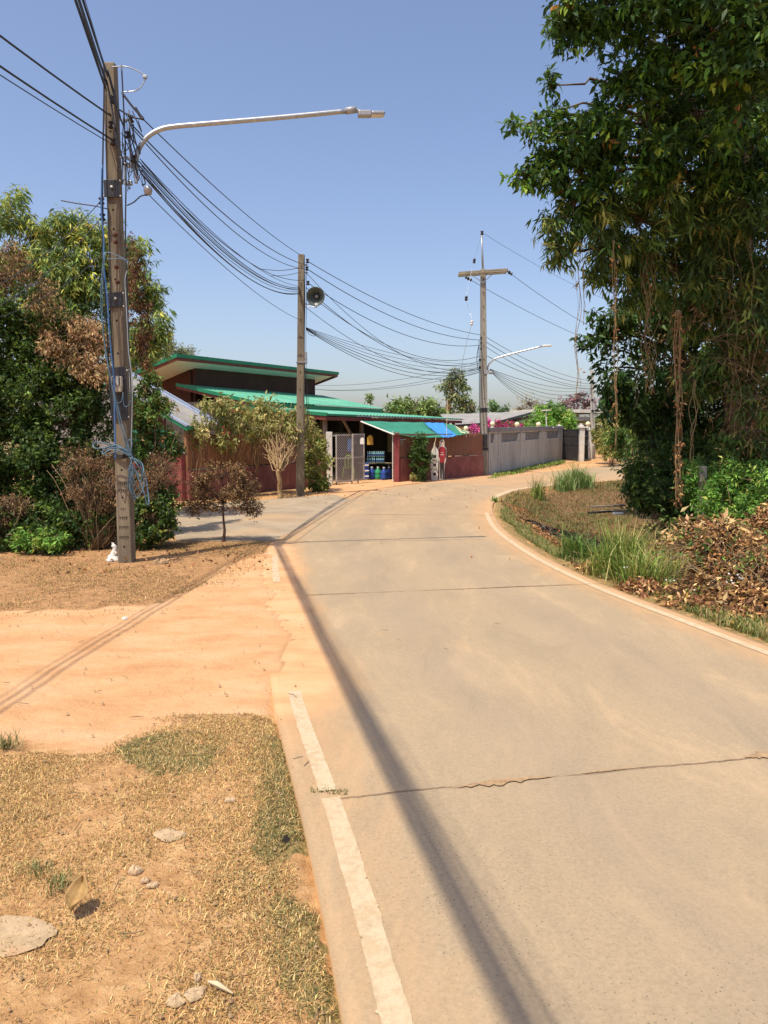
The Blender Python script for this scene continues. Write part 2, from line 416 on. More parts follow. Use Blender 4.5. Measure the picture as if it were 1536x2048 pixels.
def hgt(X, Y):
    X = np.asarray(X, float); Y = np.asarray(Y, float)
    z = rise(Y).copy()
    d = X - RRX(Y)
    dip = .5 * sst(.15, 1.8, d) * (1 - sst(4.5, 8, d)) * sst(9, 13, Y) * (1 - sst(19.5, 24, Y))
    dip += .10 * sst(.05, .5, d) * sst(-2, 3, Y) * (1 - sst(23, 27, Y))
    z = z - dip + .35 * sst(14, 30, d) * (Y > 5)
    fz = sst(4.3, 6.2, Y) * (1 - sst(10.0, 11.4, Y)); lap = .20 * fz * (1 + .5 * wob(Y, X, 1.5))
    road = (d < .02) & (X > RLX(Y) - .02 + lap)
    z = z + np.where(road | (Y > 60), 0, .012 * wob(X, Y, 1.7)) * sst(0, .5, np.maximum(np.abs(d), 0))
    flush = sst(4.4, 5.6, Y) * (1 - sst(10.8, 12, Y)) * sst(-4.5, -.5, X - RLX(Y)) * (X <= RLX(Y) - .02 + lap)
    flat = sst(-1.2, -.1, X - RLX(Y)) * fz
    return np.where(road, z - .02 - .03 * (1 - fz), (z - rise(Y)) * (1 - flat) + rise(Y) - .012 + .028 * flush)
def inpoly(x, y, P):
    r = np.zeros(np.shape(x), bool); n = len(P)
    for i in range(n):
        x1, y1 = P[i]; x2, y2 = P[(i + 1) % n]
        c = ((y1 > y) != (y2 > y)) & (x < (x2 - x1) * (y - y1) / (y2 - y1 + 1e-9) + x1); r ^= c
    return r
def wpoly(P): return [tuple(G(*p)[:2]) for p in P]
# where the bare orange earth, the green turf and the brown litter lie (surveyed outlines on the ground)
P_SAND = wpoly([(-500, 1235), (0, 1222), (190, 1222), (330, 1212), (430, 1150), (505, 1112), (560, 1085), (610, 1090), (640, 1300), (600, 1440), (430, 1440), (330, 1440), (200, 1500), (60, 1470), (-500, 1500)])
P_SAND2 = wpoly([(600, 975), (780, 955), (965, 950), (1130, 935), (1250, 912), (1290, 915), (1200, 930), (960, 965), (720, 1000)])
P_GREEN = wpoly([(515, 1470), (590, 1485), (640, 1560), (700, 1590), (660, 1640), (600, 1700), (560, 1740), (530, 1700), (525, 1600)])
P_GREEN2 = wpoly([(235, 1480), (330, 1455), (440, 1490), (420, 1540), (300, 1545)])
P_GREEN3 = wpoly([(560, 1760), (640, 1840), (690, 2040), (640, 2048), (540, 1850)])
P_VERGE = wpoly([(975, 955), (1125, 925), (1130, 915), (975, 935)])
P_LITTER = wpoly([(-400, 1125), (130, 1105), (345, 1085), (570, 1080), (500, 1120), (430, 1170), (330, 1212), (190, 1222), (0, 1222), (-500, 1235)])
def axis(n, k, a, c, lo, hi):
    v = a * np.sinh(k * np.arange(-n, n + 1)) + c; return v[(v > lo) & (v < hi)]
gx = axis(260, .03, 1.0, .4, -600, 700); gy = axis(280, .03, 1.0, 3.0, -300, 1500)
GX, GY = np.meshgrid(gx, gy); GZ = hgt(GX, GY)
wx = GX + .05 * wob(GX, GY, 3); wy = GY + .07 * wob(GY, GX, 3)
sand = (inpoly(wx, wy, P_SAND) | inpoly(wx, wy, P_SAND2)).astype(float)
green = (inpoly(wx, wy, P_GREEN) | inpoly(wx, wy, P_GREEN2) | inpoly(wx, wy, P_GREEN3) | inpoly(wx, wy, P_VERGE)).astype(float)
dR = GX - RRX(GY)
green = np.maximum(green, ((dR > .02) & (dR < .5 + .2 * wob(GX, GY)) & (GY < 24)).astype(float) * .6)
green = np.maximum(green, sst(46, 60, np.hypot(GX, GY)) * 1.0)
litter = inpoly(wx, wy, P_LITTER).astype(float)
litter = np.maximum(litter, ((dR > .35) & (dR < 14)).astype(float)); litter = np.maximum(litter, ((GX < -4.8) & (GY > 10.5)) * 1.0)
nx = len(gx); I = (np.arange(len(gy) - 1)[:, None] * nx + np.arange(nx - 1)[None]).ravel()
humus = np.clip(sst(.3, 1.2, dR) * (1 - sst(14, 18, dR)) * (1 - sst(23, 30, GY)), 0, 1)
P_BURN = wpoly([(1045, 1018), (1120, 1008), (1200, 1012), (1290, 1030), (1290, 1075), (1220, 1075), (1150, 1050), (1080, 1035)])
burn = inpoly(wx, wy, P_BURN).astype(float)
T = np.stack([I, I + 1, I + nx + 1, I + nx], 1)
m, t, b = nodes('earth'); v = coords(t, 'Object')
n1 = noise(t, 1.4, 9, .62, v); n2 = noise(t, 38, 6, .7, v); n3 = noise(t, 9, 8, .7, v, .4)
soil = ramp(t, n3, [(.32, hexc('9f774e')), (.52, hexc('bd9466')), (.68, hexc('cfac7c'))])
lit = mixc(t, ramp(t, n3, [(.42, (0, 0, 0)), (.62, (1, 1, 1))]), ramp(t, n2, [(.35, hexc('6b5036')), (.5, hexc('96734e')), (.64, hexc('b48f64'))]), hexc('b88d62'))
grn = ramp(t, n2, [(.35, hexc('57552f')), (.5, hexc('85754a')), (.65, hexc('ad9262'))])
snd = ramp(t, noise(t, 2.2, 9, .62, coords(t, 'Object', (.7, 1.25, 1)), .35), [(.3, hexc('b8895f')), (.5, hexc('c69b70')), (.7, hexc('ceA67f'))])
def fuzzy(a, amt=1.5): return ramp(t, math_(t, 'ADD', attr(t, a).outputs['Fac'], math_(t, 'MULTIPLY', math_(t, 'SUBTRACT', n3, .5), amt)), [(.38, (0, 0, 0)), (.62, (1, 1, 1))])
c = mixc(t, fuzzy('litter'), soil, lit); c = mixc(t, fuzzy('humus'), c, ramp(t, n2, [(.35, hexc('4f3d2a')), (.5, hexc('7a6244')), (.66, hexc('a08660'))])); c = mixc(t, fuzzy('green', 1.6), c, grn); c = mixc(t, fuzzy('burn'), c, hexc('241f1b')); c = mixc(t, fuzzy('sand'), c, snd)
lk(t, c, b.inputs['Base Color']); b.inputs['Roughness'].default_value = .95; b.inputs['Specular IOR Level'].default_value = .15
amp = mixc(t, attr(t, 'sand').outputs['Fac'], (1, 1, 1), (.5, .5, .5))
bump(t, b, math_(t, 'ADD', math_(t, 'MULTIPLY', math_(t, 'MULTIPLY', n2, .6), amp), n3), .8, .035); M['earth'] = m
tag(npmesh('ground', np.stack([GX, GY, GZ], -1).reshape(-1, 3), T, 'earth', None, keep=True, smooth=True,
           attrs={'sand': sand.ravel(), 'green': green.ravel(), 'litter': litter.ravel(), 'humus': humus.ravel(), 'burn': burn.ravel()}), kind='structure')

# concrete road: cross sections between the two surveyed edges
nc = 72; Ld = RLd; Rd = RRd; q = np.linspace(0, 1, nc)
PX = Ld[:, None, 0] * (1 - q) + Rd[:, None, 0] * q; PY = Ld[:, None, 1] * (1 - q) + Rd[:, None, 1] * q
def densify(Z, k=5):
    t_ = np.linspace(0, len(Z) - 1, (len(Z) - 1) * k + 1); return np.stack([np.interp(t_, np.arange(len(Z)), Z[:, j]) for j in range(Z.shape[1])], 1)
PX, PY = densify(PX), densify(PY); PZ = rise(PY) + .012
dl = np.hypot(PX - PX[:, :1], PY - PY[:, :1]); dr = np.hypot(PX - PX[:, -1:], PY - PY[:, -1:])
w3 = wob(PX * .6, PY * .6) * .5
dustR = (1 - sst(.05, .8 + .35 * w3, dr)) * .6
dustL = np.maximum((1 - sst(.1, .75 + .35 * w3, dl)) * np.interp(PY, [0, 3, 5, 12, 18, 26, 40], [.3, .3, .7, .6, .4, .8, .5]), 1.8 * (1 - sst(.0, .85 + .45 * w3, dl)) ** 1.3 * sst(3.5, 5.4 + .6 * w3, PY) * (1 - sst(10, 12.5, PY)))
dustA = sst(10, 16, PY) * .22 + .28 * sst(.1, .9, wob(PX * .35, PY * .3)) * sst(3, 6, PY)
dust = np.clip(np.maximum(np.maximum(dustR, dustL), dustA), 0, 1.4)
fr = dl / (dl + dr); track = np.clip(np.exp(-((fr - .33 - .02 * w3) / .07) ** 2) + np.exp(-((fr - .68 - .02 * w3) / .08) ** 2), 0, 1) * (.6 + .4 * w3)
m, t, b = nodes('road_concrete'); v = coords(t, 'Object')
n1 = noise(t, .7, 6, .6, v, .3); n2 = noise(t, 60, 8, .8, v); n3 = noise(t, 5, 8, .75, coords(t, 'Object', (1.6, .5, 1)), .5)
base = ramp(t, n1, [(.35, hexc('998a72')), (.55, hexc('a39279')), (.7, hexc('af9c80'))])
base = mixc(t, .35, base, ramp(t, n3, [(.3, hexc('8d7d63')), (.7, hexc('b09b7c'))]))
base = mixc(t, .5, base, ramp(t, n2, [(.32, hexc('7d6d55')), (.7, hexc('b8a181'))]))
vo = t.nodes.new('ShaderNodeTexVoronoi'); vo.inputs['Scale'].default_value = 58; lk(t, v, vo.inputs['Vector'])
spk = math_(t, 'MULTIPLY', math_(t, 'LESS_THAN', vo.outputs['Distance'], .2), ramp(t, vo.outputs['Color'], [(.52, (0, 0, 0)), (.66, (1, 1, 1))]))
spk = math_(t, 'MULTIPLY', spk, ramp(t, noise(t, .55, 3, .5, v), [(.42, (.08, .08, .08)), (.6, (1, 1, 1))]))
base = mixc(t, math_(t, 'MULTIPLY', spk, .75), base, hexc('5d544a'))
vo2 = t.nodes.new('ShaderNodeTexVoronoi'); vo2.inputs['Scale'].default_value = 95; lk(t, v, vo2.inputs['Vector'])
sp2 = math_(t, 'MULTIPLY', math_(t, 'LESS_THAN', vo2.outputs['Distance'], .3), ramp(t, vo2.outputs['Color'], [(.5, (0, 0, 0)), (.6, (1, 1, 1))]))
base = mixc(t, math_(t, 'MULTIPLY', sp2, .22), base, hexc('6d6252'))
blot = noise(t, 1.7, 7, .7, coords(t, 'Object', (1.2, .35, 1)), .8)
base = mixc(t, ramp(t, blot, [(.52, (0, 0, 0)), (.72, (.5, .5, .5))]), base, hexc('c2a682'))
base = mixc(t, ramp(t, blot, [(.30, (.45, .45, .45)), (.46, (0, 0, 0))]), base, hexc('877a66'))
base = mixc(t, math_(t, 'MULTIPLY', attr(t, 'track').outputs['Fac'], .4), base, hexc('82776a'))
dst = ramp(t, n3, [(.3, hexc('b48a5c')), (.7, hexc('c0976a'))])
f = math_(t, 'ADD', attr(t, 'dust').outputs['Fac'], math_(t, 'MULTIPLY', math_(t, 'SUBTRACT', n3, .5), .7), clamp=True)
f = ramp(t, f, [(.12, (0, 0, 0)), (.9, (1, 1, 1))]); dst = mixc(t, ramp(t, attr(t, 'dust').outputs['Fac'], [(.35, (0, 0, 0)), (.9, (1, 1, 1))]), dst, ramp(t, noise(t, 2.2, 9, .62, coords(t, 'Object', (.7, 1.25, 1)), .35), [(.3, hexc('b8895f')), (.5, hexc('c69b70')), (.7, hexc('ceA67f'))]))
lk(t, mixc(t, f, base, dst), b.inputs['Base Color']); b.inputs['Roughness'].default_value = .9; b.inputs['Specular IOR Level'].default_value = .2
bump(t, b, math_(t, 'ADD', n2, math_(t, 'MULTIPLY', spk, -.5)), .35, .006); M['road_concrete'] = m
ny, nx = PX.shape; I = (np.arange(ny - 1)[:, None] * nx + np.arange(nx - 1)[None]).ravel()
T = np.stack([I, I + 1, I + nx + 1, I + nx], 1)
V = np.stack([PX, PY, PZ], -1).reshape(-1, 3)
# slab sides
sideV, sideT = [], []
for col, flip in ((0, 0), (nx - 1, 1)):
    k = len(V) + len(sideV); top = np.arange(ny) * nx + col
    lowv = V[top] - (0, 0, .12); sideV += list(lowv)
    for i in range(ny - 1):
        f4 = (top[i], top[i + 1], k + i + 1, k + i); sideT.append(f4 if not flip else f4[::-1])
V2 = np.vstack([V, np.array(sideV)]); T2 = np.vstack([T, np.array(sideT)])
tag(npmesh('road', V2, T2, 'road_concrete', None, keep=True, attrs={'track': np.r_[track.ravel(), np.zeros(len(sideV))], 'dust': np.r_[dust.ravel(), np.full(len(sideV), .8)]}), kind='structure')

def edge_line(name, path, off, w, y0, y1, sgn, seed, label, zoff=.016):
    """painted edge line, worn along its borders"""
    r = np.random.default_rng(seed); yy = np.linspace(y0, y1, 320); P = np.stack([np.interp(yy, path[:, 1], path[:, 0]), yy], 1)
    d = unit(np.gradient(P, axis=0)); nrm = np.stack([d[:, 1], -d[:, 0]], 1) * sgn
    def worn():
        k_ = r.normal(0, 1, len(P)); k_ = np.convolve(k_, np.ones(5) / 5, 'same') * .0025 + np.convolve(r.normal(0, 1, len(P)), np.ones(25) / 25, 'same') * .006
        return k_ + np.where(r.random(len(P)) < .04, r.normal(0, .006, len(P)), 0)
    wl = worn(); wr = worn()
    a = P + nrm * (off + wl[:, None]); c_ = P + nrm * (off + w + wr[:, None])
    V = np.vstack([np.c_[a, rise(a[:, 1]) + zoff], np.c_[c_, rise(c_[:, 1]) + zoff]]); n = len(P)
    i = np.arange(n - 1); T = np.stack([i, i + 1, i + 1 + n, i + n], 1)
    if sgn > 0: T = T[:, ::-1]
    return tag(npmesh(name, V, T, 'line_paint', keep=True), kind='structure')
edge_line('edge_line', RLd, .10, .085, .2, 3.30, 1, 1, '')
edge_line('edge_line', RLd, .10, .083, 3.37, 4.75, 1, 2, '')
edge_line('edge_line', RLd, .12, .08, 8.4, 10.3, 1, 3, '')
edge_line('edge_line', RRd, .12, .085, -3.5, 16.0, -1, 4, '')
edge_line('edge_line', RRd, .03, .16, 19.5, 26.5, -1, 5, '')

def joint(p, q, w, seed, jag=.012, zoff=.017):
    """dirt filled joint across the slab"""
    r = np.random.default_rng(seed); a, b_ = G(*p), G(*q); n = 90; t_ = np.linspace(0, 1, n)
    P = a[None] * (1 - t_[:, None]) + b_[None] * t_[:, None]
    y = np.cumsum(r.normal(0, jag * .25, n)); y -= np.linspace(y[0], y[-1], n); P[:, 1] += y
    ww = np.abs(w * (.45 + .6 * r.random(n) + .5 * np.sin(t_ * 9 + seed)))
    Vt = np.vstack([P - np.c_[np.zeros(n), ww / 2, np.zeros(n)], P + np.c_[np.zeros(n), ww / 2, np.zeros(n)]]); Vt[:, 2] = rise(Vt[:, 1]) + zoff
    i = np.arange(n - 1); tag(npmesh('road_joint', Vt, np.stack([i, i + 1, i + 1 + n, i + n], 1), 'crack', keep=True), kind='structure')
joint((680, 1604), (1640, 1508), .005, 1, .018, .0175)
joint((612, 1193), (1222, 1169), .016, 2, .008)
joint((590, 1087), (1048, 1079), .012, 3, .008)
joint((640, 1030), (985, 1032), .02, 4, .01)
# spalled light lips of the near joint
r = np.random.default_rng(8)
mb = MB()
for (x0, x1, yy0, yy1, ww) in ((905, 1120, 1582, 1557, .05), (1130, 1330, 1557, 1535, .012), (1490, 1600, 1520, 1512, .09)):
    n = 24; P = [G(x0 + (x1 - x0) * i / n, yy0 + (yy1 - yy0) * i / n) for i in range(n + 1)]
    up = [(p[0], p[1] + abs(r.normal(ww * .45, ww * .2)) * sin(pi * min(1, (i + .6) / n)), .0185) for i, p in enumerate(P)]
    dn = [(p[0], p[1] - abs(r.normal(ww * .45, ww * .2)) * sin(pi * min(1, (i + .6) / n)), .0185) for i, p in enumerate(P)]
    k = len(up); mb.add(dn + up, [(i, i + 1, k + i + 1, k + i) for i in range(k - 1)])
surf('spall', hexc('b89b74'), hexc('97795a'), 30, 1, .8)
tag(mb.build('joint_spall', 'spall'), kind='structure')

# driveway slab to the left
dp = [G(*p) for p in [(338, 1030), (352, 1082), (440, 1084), (546, 1084), (585, 1064), (650, 1030), (700, 1000), (668, 990), (520, 1001), (430, 1008), (375, 1014)]]
surf('driveway_concrete', hexc('a6957c'), hexc('8d7d66'), 1.6, .9, .3, spot=hexc('ae8f68'))
mb = MB(); mb.prism([(p[0], p[1], -.06) for p in dp], (0, 0, .075)); tag(mb.build('driveway', 'driveway_concrete'), kind='structure')

# ================================================================== UTILITY POLES
rng = np.random.default_rng(11)
def pole(label, base, top, w0, w1, d0, d1, mface, mside, holes, hsize, lean_group=None):
    t_ = thing('utility_pole', label, 'utility pole', base, 'concrete utility poles')
    b_, tp = np.array(base), np.array(top)
    def ring(p, w, d): return [p + (-w / 2, -d / 2, 0), p + (w / 2, -d / 2, 0), p + (w / 2, d / 2, 0), p + (-w / 2, d / 2, 0)]
    mb = MB(); n = 10; V = []
    for i in range(n + 1):
        q = i / n; p = b_ * (1 - q) + tp * q
        if i == 0: p = p - (0, 0, .25)
        V += ring(p, w0 * (1 - q) + w1 * q, d0 * (1 - q) + d1 * q)
    Fc = [(i * 4 + k, i * 4 + (k + 1) % 4, (i + 1) * 4 + (k + 1) % 4, (i + 1) * 4 + k) for i in range(n) for k in range(4)]
    mb.add(V, Fc + [(0, 3, 2, 1), (n * 4, n * 4 + 1, n * 4 + 2, n * 4 + 3)])
    mb.build('shaft', mside, t_, bevel=min(.02, w1 * .12))
    return t_, (lambda z: b_ + (tp - b_) * ((z - b_[2]) / (tp[2] - b_[2])))
Y1 = 9.74
p1b = G(253, 1127); p1b = np.array([A(250, 1125, Y1)[0], Y1 + .08, 0]); p1t = A(219, 122, Y1) + (0, .08, 0); p1t[0] = p1b[0]
pole1, ax1 = pole('tall concrete pole with meter box and blue cable coil beside the dirt verge', p1b, p1t, .185, .145, .18, .14, 'pole_face', 'pole_face', 0, 0)
def at1(x, y, dy=-.1): return A(x, y, Y1 + dy)
# recessed dark edge strips on the front face
H1 = p1t[2]
mb = MB()
for s_ in (-1, 1):
    mb.seg(p1b + (s_ * .068, -.0905, 2.0), p1t + (s_ * .052, -.0705, -.05), .022, .004, (0, 1, 0))
mb.build('edge_rib', 'old_concrete', pole1)
mb = MB()
for z in (.22, .85, 1.2, 2.2, 2.65, 3.05, 3.32, 3.55, 4.15, 4.38, 4.68, 5.3, 5.5, 5.75, 5.95):
    y = p1b[1] - (.09 - .02 * z / H1) - .003; mb = MB(); mb.cyl((p1b[0], y, z), (p1b[0], y + .02, z), .012, n=10); mb.build('bolt_hole', 'hole', pole1)
mb = MB()       # worn casting numerals pressed into the foot of the pole
for z0, n_ in ((.33, 5), (.46, 5), (.58, 4), (.70, 3), (.93, 4), (1.02, 5)):
    for i in range(n_):
        x = p1b[0] + (i - (n_ - 1) / 2) * .026; y = p1b[1] - (.09 - .02 * z0 / H1) - .0015
        mb.box((x, y, z0), (.003, .004, .026)); mb.box((x + .006, y - .0005, z0 + .011), (.010, .003, .003))
        if i % 2: mb.box((x + .006, y - .0005, z0 - .009), (.010, .003, .003))
    if n_ > 3: mb.box((p1b[0], p1b[1] - (.09 - .02 * z0 / H1) - .0015, z0 + .022), (.12, .003, .002))
mb.build('casting_marks', 'hole', pole1)
def plate(y0, y1, wpx, xc, thick=.012, mat='black_plate', bolt=True):
    a, c_ = at1(xc, y0), at1(xc, y1); h = a[2] - c_[2]; w = px(wpx, Y1)
    mb = MB(); ctr = np.array([p1b[0] + .003, p1b[1] - .085 - thick, (a[2] + c_[2]) / 2]); mb.box(ctr, (w, thick, h))
    o = mb.build('cover_plate', mat, pole1, bevel=.003)
    if bolt:
        mb = MB(); mb.lathe(ctr + (0, -thick / 2, h * .08), [(.016, 0), (.016, .01), (.009, .016)], 10, (0, -1, 0)); mb.build('bolt', 'white_plastic', o, True)
    for sx in (-1, 1):
        for sz in (-1, 1): mb = MB(); mb.ball(ctr + (sx * (w / 2 + .004), -.005, sz * h * .44), .010, 8); mb.build('side_clip', 'white_plastic', o)
    return ctr
plate(355, 390, 31, 232); plate(582, 612, 29, 240); c3 = plate(733, 840, 34, 246)
# electricity meter on the third plate
mc = np.array([p1b[0] + .003, c3[1] - .045, at1(246, 766)[2]])
mt = thing('meter_box', 'small cream meter box with slotted window on the black plate of the tall pole', 'meter box', mc - (0, 0, .09))
mb = MB(); mb.box(mc + (0, 0, .02), (.125, .07, .13)); mb.build('housing', 'meter_grey', mt, bevel=.012)
mb = MB(); mb.box(mc + (0, .005, -.075), (.10, .055, .065), taper=1.15); mb.build('terminal_cover', 'meter_grey', mt, bevel=.01)
mb = MB()
for k in range(4): mb.box(mc + (-.005, -.037, .06 - k * .024), (.075, .004, .015))
mb.build('window', 'white_plastic', mt, bevel=.002)
mb = MB(); mb.box(mc + (-.005, -.0355, .025), (.095, .003, .105)); mb.build('face', 'hole', mt)
# insulator racks and steelwork on the pole
def spool(mb, c, ax=(0, 0, 1), s=1.0):
    mb.lathe(np.array(c) - np.array(ax) * .035 * s, [(.022 * s, 0), (.034 * s, .012 * s), (.016 * s, .03 * s), (.016 * s, .04 * s), (.034 * s, .058 * s), (.022 * s, .07 * s)], 12, ax)
for (x, y) in ((262, 238), (256, 270), (268, 318), (203, 402), (205, 434), (226, 284), (222, 250), (225, 200)):
    mb = MB(); c_ = at1(x, y, -.05); spool(mb, c_, (0, 0, 1), 1.15); mb.build('insulator', 'insulator', pole1, True)
mb = MB()
mb.seg(at1(205, 385, -.02), at1(206, 450, -.02), .03, .012); mb.seg(at1(205, 392, -.02), at1(216, 392, 0), .02, .02); mb.seg(at1(205, 446, -.02), at1(216, 446, 0), .02, .02)
mb.build('insulator_rack', 'galvanised', pole1); mb = MB(); mb.seg(at1(258, 220, -.02), at1(262, 340, -.02), .03, .012); mb.seg(at1(240, 240, 0), at1(262, 240, -.02), .02, .02); mb.seg(at1(240, 315, 0), at1(268, 315, -.02), .02, .02)
mb.build('insulator_rack', 'galvanised', pole1)
for (x, y) in ((232, 470), (232, 485), (234, 535), (236, 565)): mb = MB(); mb.lathe(at1(x, y, -.1), [(.024, 0), (.028, .02), (.014, .05)], 10, (0, -1, 0)); mb.build('rusty_bracket', 'rust', pole1)
# strap round the pole
mb = MB(); z = at1(250, 915)[2]; y0 = p1b[1]; w = .1
for dz in (0, .022, .04):
    mb.tube([(p1b[0] - w, y0 + .1, z + dz - .01), (p1b[0] - w, y0 - .1, z + dz + .01), (p1b[0] + .02, y0 - .125, z + dz - .015), (p1b[0] + w, y0 - .1, z + dz + .012), (p1b[0] + w, y0 + .1, z + dz), (p1b[0] - w, y0 + .1, z + dz - .01)], .011, 6)
mb.build('tie_strap', 'rubber', pole1)
mb = MB()
mb.seg(p1b + (.012, -.098, z - .55), p1b + (.012, -.10, z + .2), .12, .02, (0, 1, 0)); mb.build('dark_stain_board', 'old_concrete', pole1) if False else None
# blue cable bundle hung on the pole
coil = thing('cable_coil', 'looped bundle of blue grey cable strapped round the tall pole at chest height', 'cable coil', at1(262, 1000))
def ring_px(pts, r=.007, mat='cable_blue', seed=0, parent=coil, name='loop', dd=-.17):
    rr = np.random.default_rng(seed)
    P = smoothpath([A(x, y, Y1 + dd + rr.normal(0, .02)) for x, y in pts], 7); mb = MB(); mb.tube(P, r, 5); return mb.build(name, mat, parent, True)
ring_px([(262, 915), (240, 898), (215, 895), (192, 897), (186, 890), (193, 884), (212, 887), (238, 892), (258, 905), (266, 918)], .008, seed=1)
ring_px([(262, 915), (240, 902), (220, 900), (206, 908), (208, 898), (225, 892), (245, 897), (262, 910)], .007, seed=2)
ring_px([(262, 912), (245, 903), (225, 905), (214, 912), (205, 905), (222, 896), (246, 900), (264, 914)], .006, seed=9)
ring_px([(262, 915), (275, 930), (286, 955), (288, 970), (283, 985), (272, 995), (262, 985), (259, 960), (260, 930)], .007, seed=3)
ring_px([(262, 915), (278, 925), (290, 950), (296, 985), (298, 1005), (294, 1008), (288, 985), (276, 955), (262, 925)], .008, seed=4)
ring_px([(261, 915), (266, 940), (266, 975), (272, 995), (268, 1000), (262, 970), (257, 935)], .007, seed=5)
ring_px([(262, 915), (283, 925), (287, 945), (280, 952), (268, 935), (262, 920)], .006, seed=6)
ring_px([(262, 915), (256, 895), (258, 880), (264, 885), (262, 905), (266, 918)], .007, seed=7)
ring_px([(258, 915), (272, 918), (283, 935), (283, 960), (276, 980), (268, 960), (262, 935)], .006, seed=12)
ring_px([(262, 925), (256, 960), (256, 975), (261, 978), (262, 960), (262, 930)], .006, seed=8)
# cables running down the pole, each one a thing
def wire(pts, Y, r, mat, label, group, name='cable', cat='cable', seed=0):
    rr = np.random.default_rng(seed + int(pts[0][0] * 7 + pts[-1][1] * 3))
    Ys = Y if hasattr(Y, '__len__') else [Y] * len(pts)
    P = smoothpath([A(x, y, d + rr.normal(0, .006)) for (x, y), d in zip(pts, Ys)], 8); mb = MB(); mb.tube(P, r, 5)
    return tag(mb.build(name, mat, None, True), label, cat, group)
gp = 'cables running down the tall pole'
wire([(208, 130), (208, 200), (206, 300), (205, 400), (206, 520), (211, 600), (216, 700), (222, 800), (232, 900)], Y1 - .14, .010, 'cable_black', 'thick black cable running down the left edge of the tall pole', gp)
wire([(212, 180), (213, 300), (215, 400), (219, 500), (222, 640), (227, 740), (231, 830)], Y1 - .12, .008, 'cable_black', 'second black cable clipped against the left side of the tall pole', gp)
wire([(204, 330), (203, 420), (208, 480), (208, 530), (215, 600), (220, 680), (228, 760), (230, 860), (231, 920)], Y1 - .16, .010, 'pipe_blue', 'blue conduit running down the left side of the tall pole', gp)
wire([(209, 505), (203, 560), (202, 610), (206, 660), (214, 720), (224, 770), (238, 840), (252, 890), (262, 915)], Y1 - .17, .007, 'cable_blue', 'blue grey cable bowing out left of the tall pole then crossing to the coil', gp)
wire([(211, 505), (206, 560), (205, 620), (209, 680), (220, 750), (232, 800), (248, 860), (264, 915)], Y1 - .18, .006, 'cable_blue', 'thinner blue grey cable beside the bowed one on the left of the tall pole', gp)
wire([(243, 130), (249, 250), (252, 350), (251, 470), (255, 600), (258, 700), (262, 780), (263, 850), (262, 915)], Y1 - .10, .009, 'cable_black', 'black cable down the right edge of the tall pole to the coil', gp)
wire([(254, 541), (250, 560), (252, 600), (254, 640), (257, 700), (264, 760), (264, 830), (262, 900)], Y1 - .13, .007, 'galvanised', 'pale clipped cable down the lower right side of the tall pole', gp)
wire([(208, 505), (222, 506), (245, 516), (256, 522)], Y1 - .17, .006, 'cable_blue', 'short blue cable crossing the front of the tall pole', gp)
wire([(208, 515), (222, 518), (240, 517), (256, 522)], Y1 - .18, .005, 'cable_blue', 'lower of two blue cables crossing the front of the tall pole', gp)
wire([(246, 785), (244, 800), (238, 806), (230, 800), (228, 790)], Y1 - .17, .005, 'cable_blue', 'short curl of cable under the meter box', gp)
wire([(246, 785), (248, 810), (256, 812), (262, 800)], Y1 - .17, .004, 'cable_blue', 'thin cable curl right of the meter box', gp)
# messy drop loops at the pole head
rr = np.random.default_rng(3)
for i in range(26):
    x0 = rr.uniform(236, 268); y0 = rr.uniform(215, 330); x1 = x0 + rr.uniform(-8, 26); y1_ = y0 + rr.uniform(10, 70)
    xm = (x0 + x1) / 2 + rr.uniform(-18, 22); ym = max(y0, y1_) + rr.uniform(-20, 25)
    wire([(x0, y0), (xm, ym), (x1, y1_)], Y1 - .1 + rr.normal(0, .04), rr.choice([.004, .006, .008]), 'cable_black', 'short black jumper loop tangled at the head of the tall pole', 'jumper loops at the head of the tall pole')
for (a, c_, r_) in (((215, 140), (233, 215), .012), ((218, 150), (240, 235), .012), ((222, 190), (246, 250), .010), ((244, 186), (286, 236), .014), ((236, 218), (287, 239), .010), ((270, 215), (287, 239), .018), ((213, 160), (230, 260), .010), ((226, 250), (248, 330), .01)):
    wire([a, ((a[0] + c_[0]) / 2 + 2, (a[1] + c_[1]) / 2 + 5), c_], Y1 - .13, r_, 'cable_black', 'thick black splice cable bound to the head of the tall pole', 'splice cables at the head of the tall pole')
# bare loop of wire sticking out at the top
wire([(222, 134), (250, 133), (272, 140), (292, 153), (289, 162), (280, 176), (268, 182), (244, 184)], Y1 - .05, .007, 'galvanised', 'bare wire loop sticking out right of the tall pole top', None, 'wire_loop', 'wire loop')
mb = MB(); mb.box(at1(290, 154, -.05), (.05, .03, .035)); tag(mb.build('wire_clamp', 'lamp_grey', bevel=.004), 'small grey clamp at the tip of the bare wire loop', 'clamp')
# street lamp of the near pole
base = at1(268, 350); sl_ = thing('street_lamp', 'long curved galvanised lamp arm reaching out from the near tall pole', 'street lamp', base, 'street lamps')
Yl = lambda x: Y1 + (x - 270) / 475 * .55
arm = smoothpath([A(x, y, Yl(x)) for x, y in ((272, 356), (272, 322), (279, 296), (294, 275), (318, 260), (350, 253), (430, 246), (560, 235), (696, 222))], 8)
mb = MB(); mb.tube(arm, .03, 12); mb.build('arm', 'galvanised', sl_, True)
mb = MB(); a = A(692, 222, Yl(692)); c_ = A(712, 219, Yl(712)); mb.cyl(a, c_, .042, n=14); d = A(722, 230, Yl(722)); mb.tube(smoothpath([c_ - (c_ - a) * .2, A(716, 222, Yl(716)), d]), .026, 10); mb.build('collar', 'lamp_grey', sl_, True)
a = A(716, 228, Yl(716)); c_ = A(769, 228, Yl(769)); mb = MB(); L = np.linalg.norm(c_ - a)
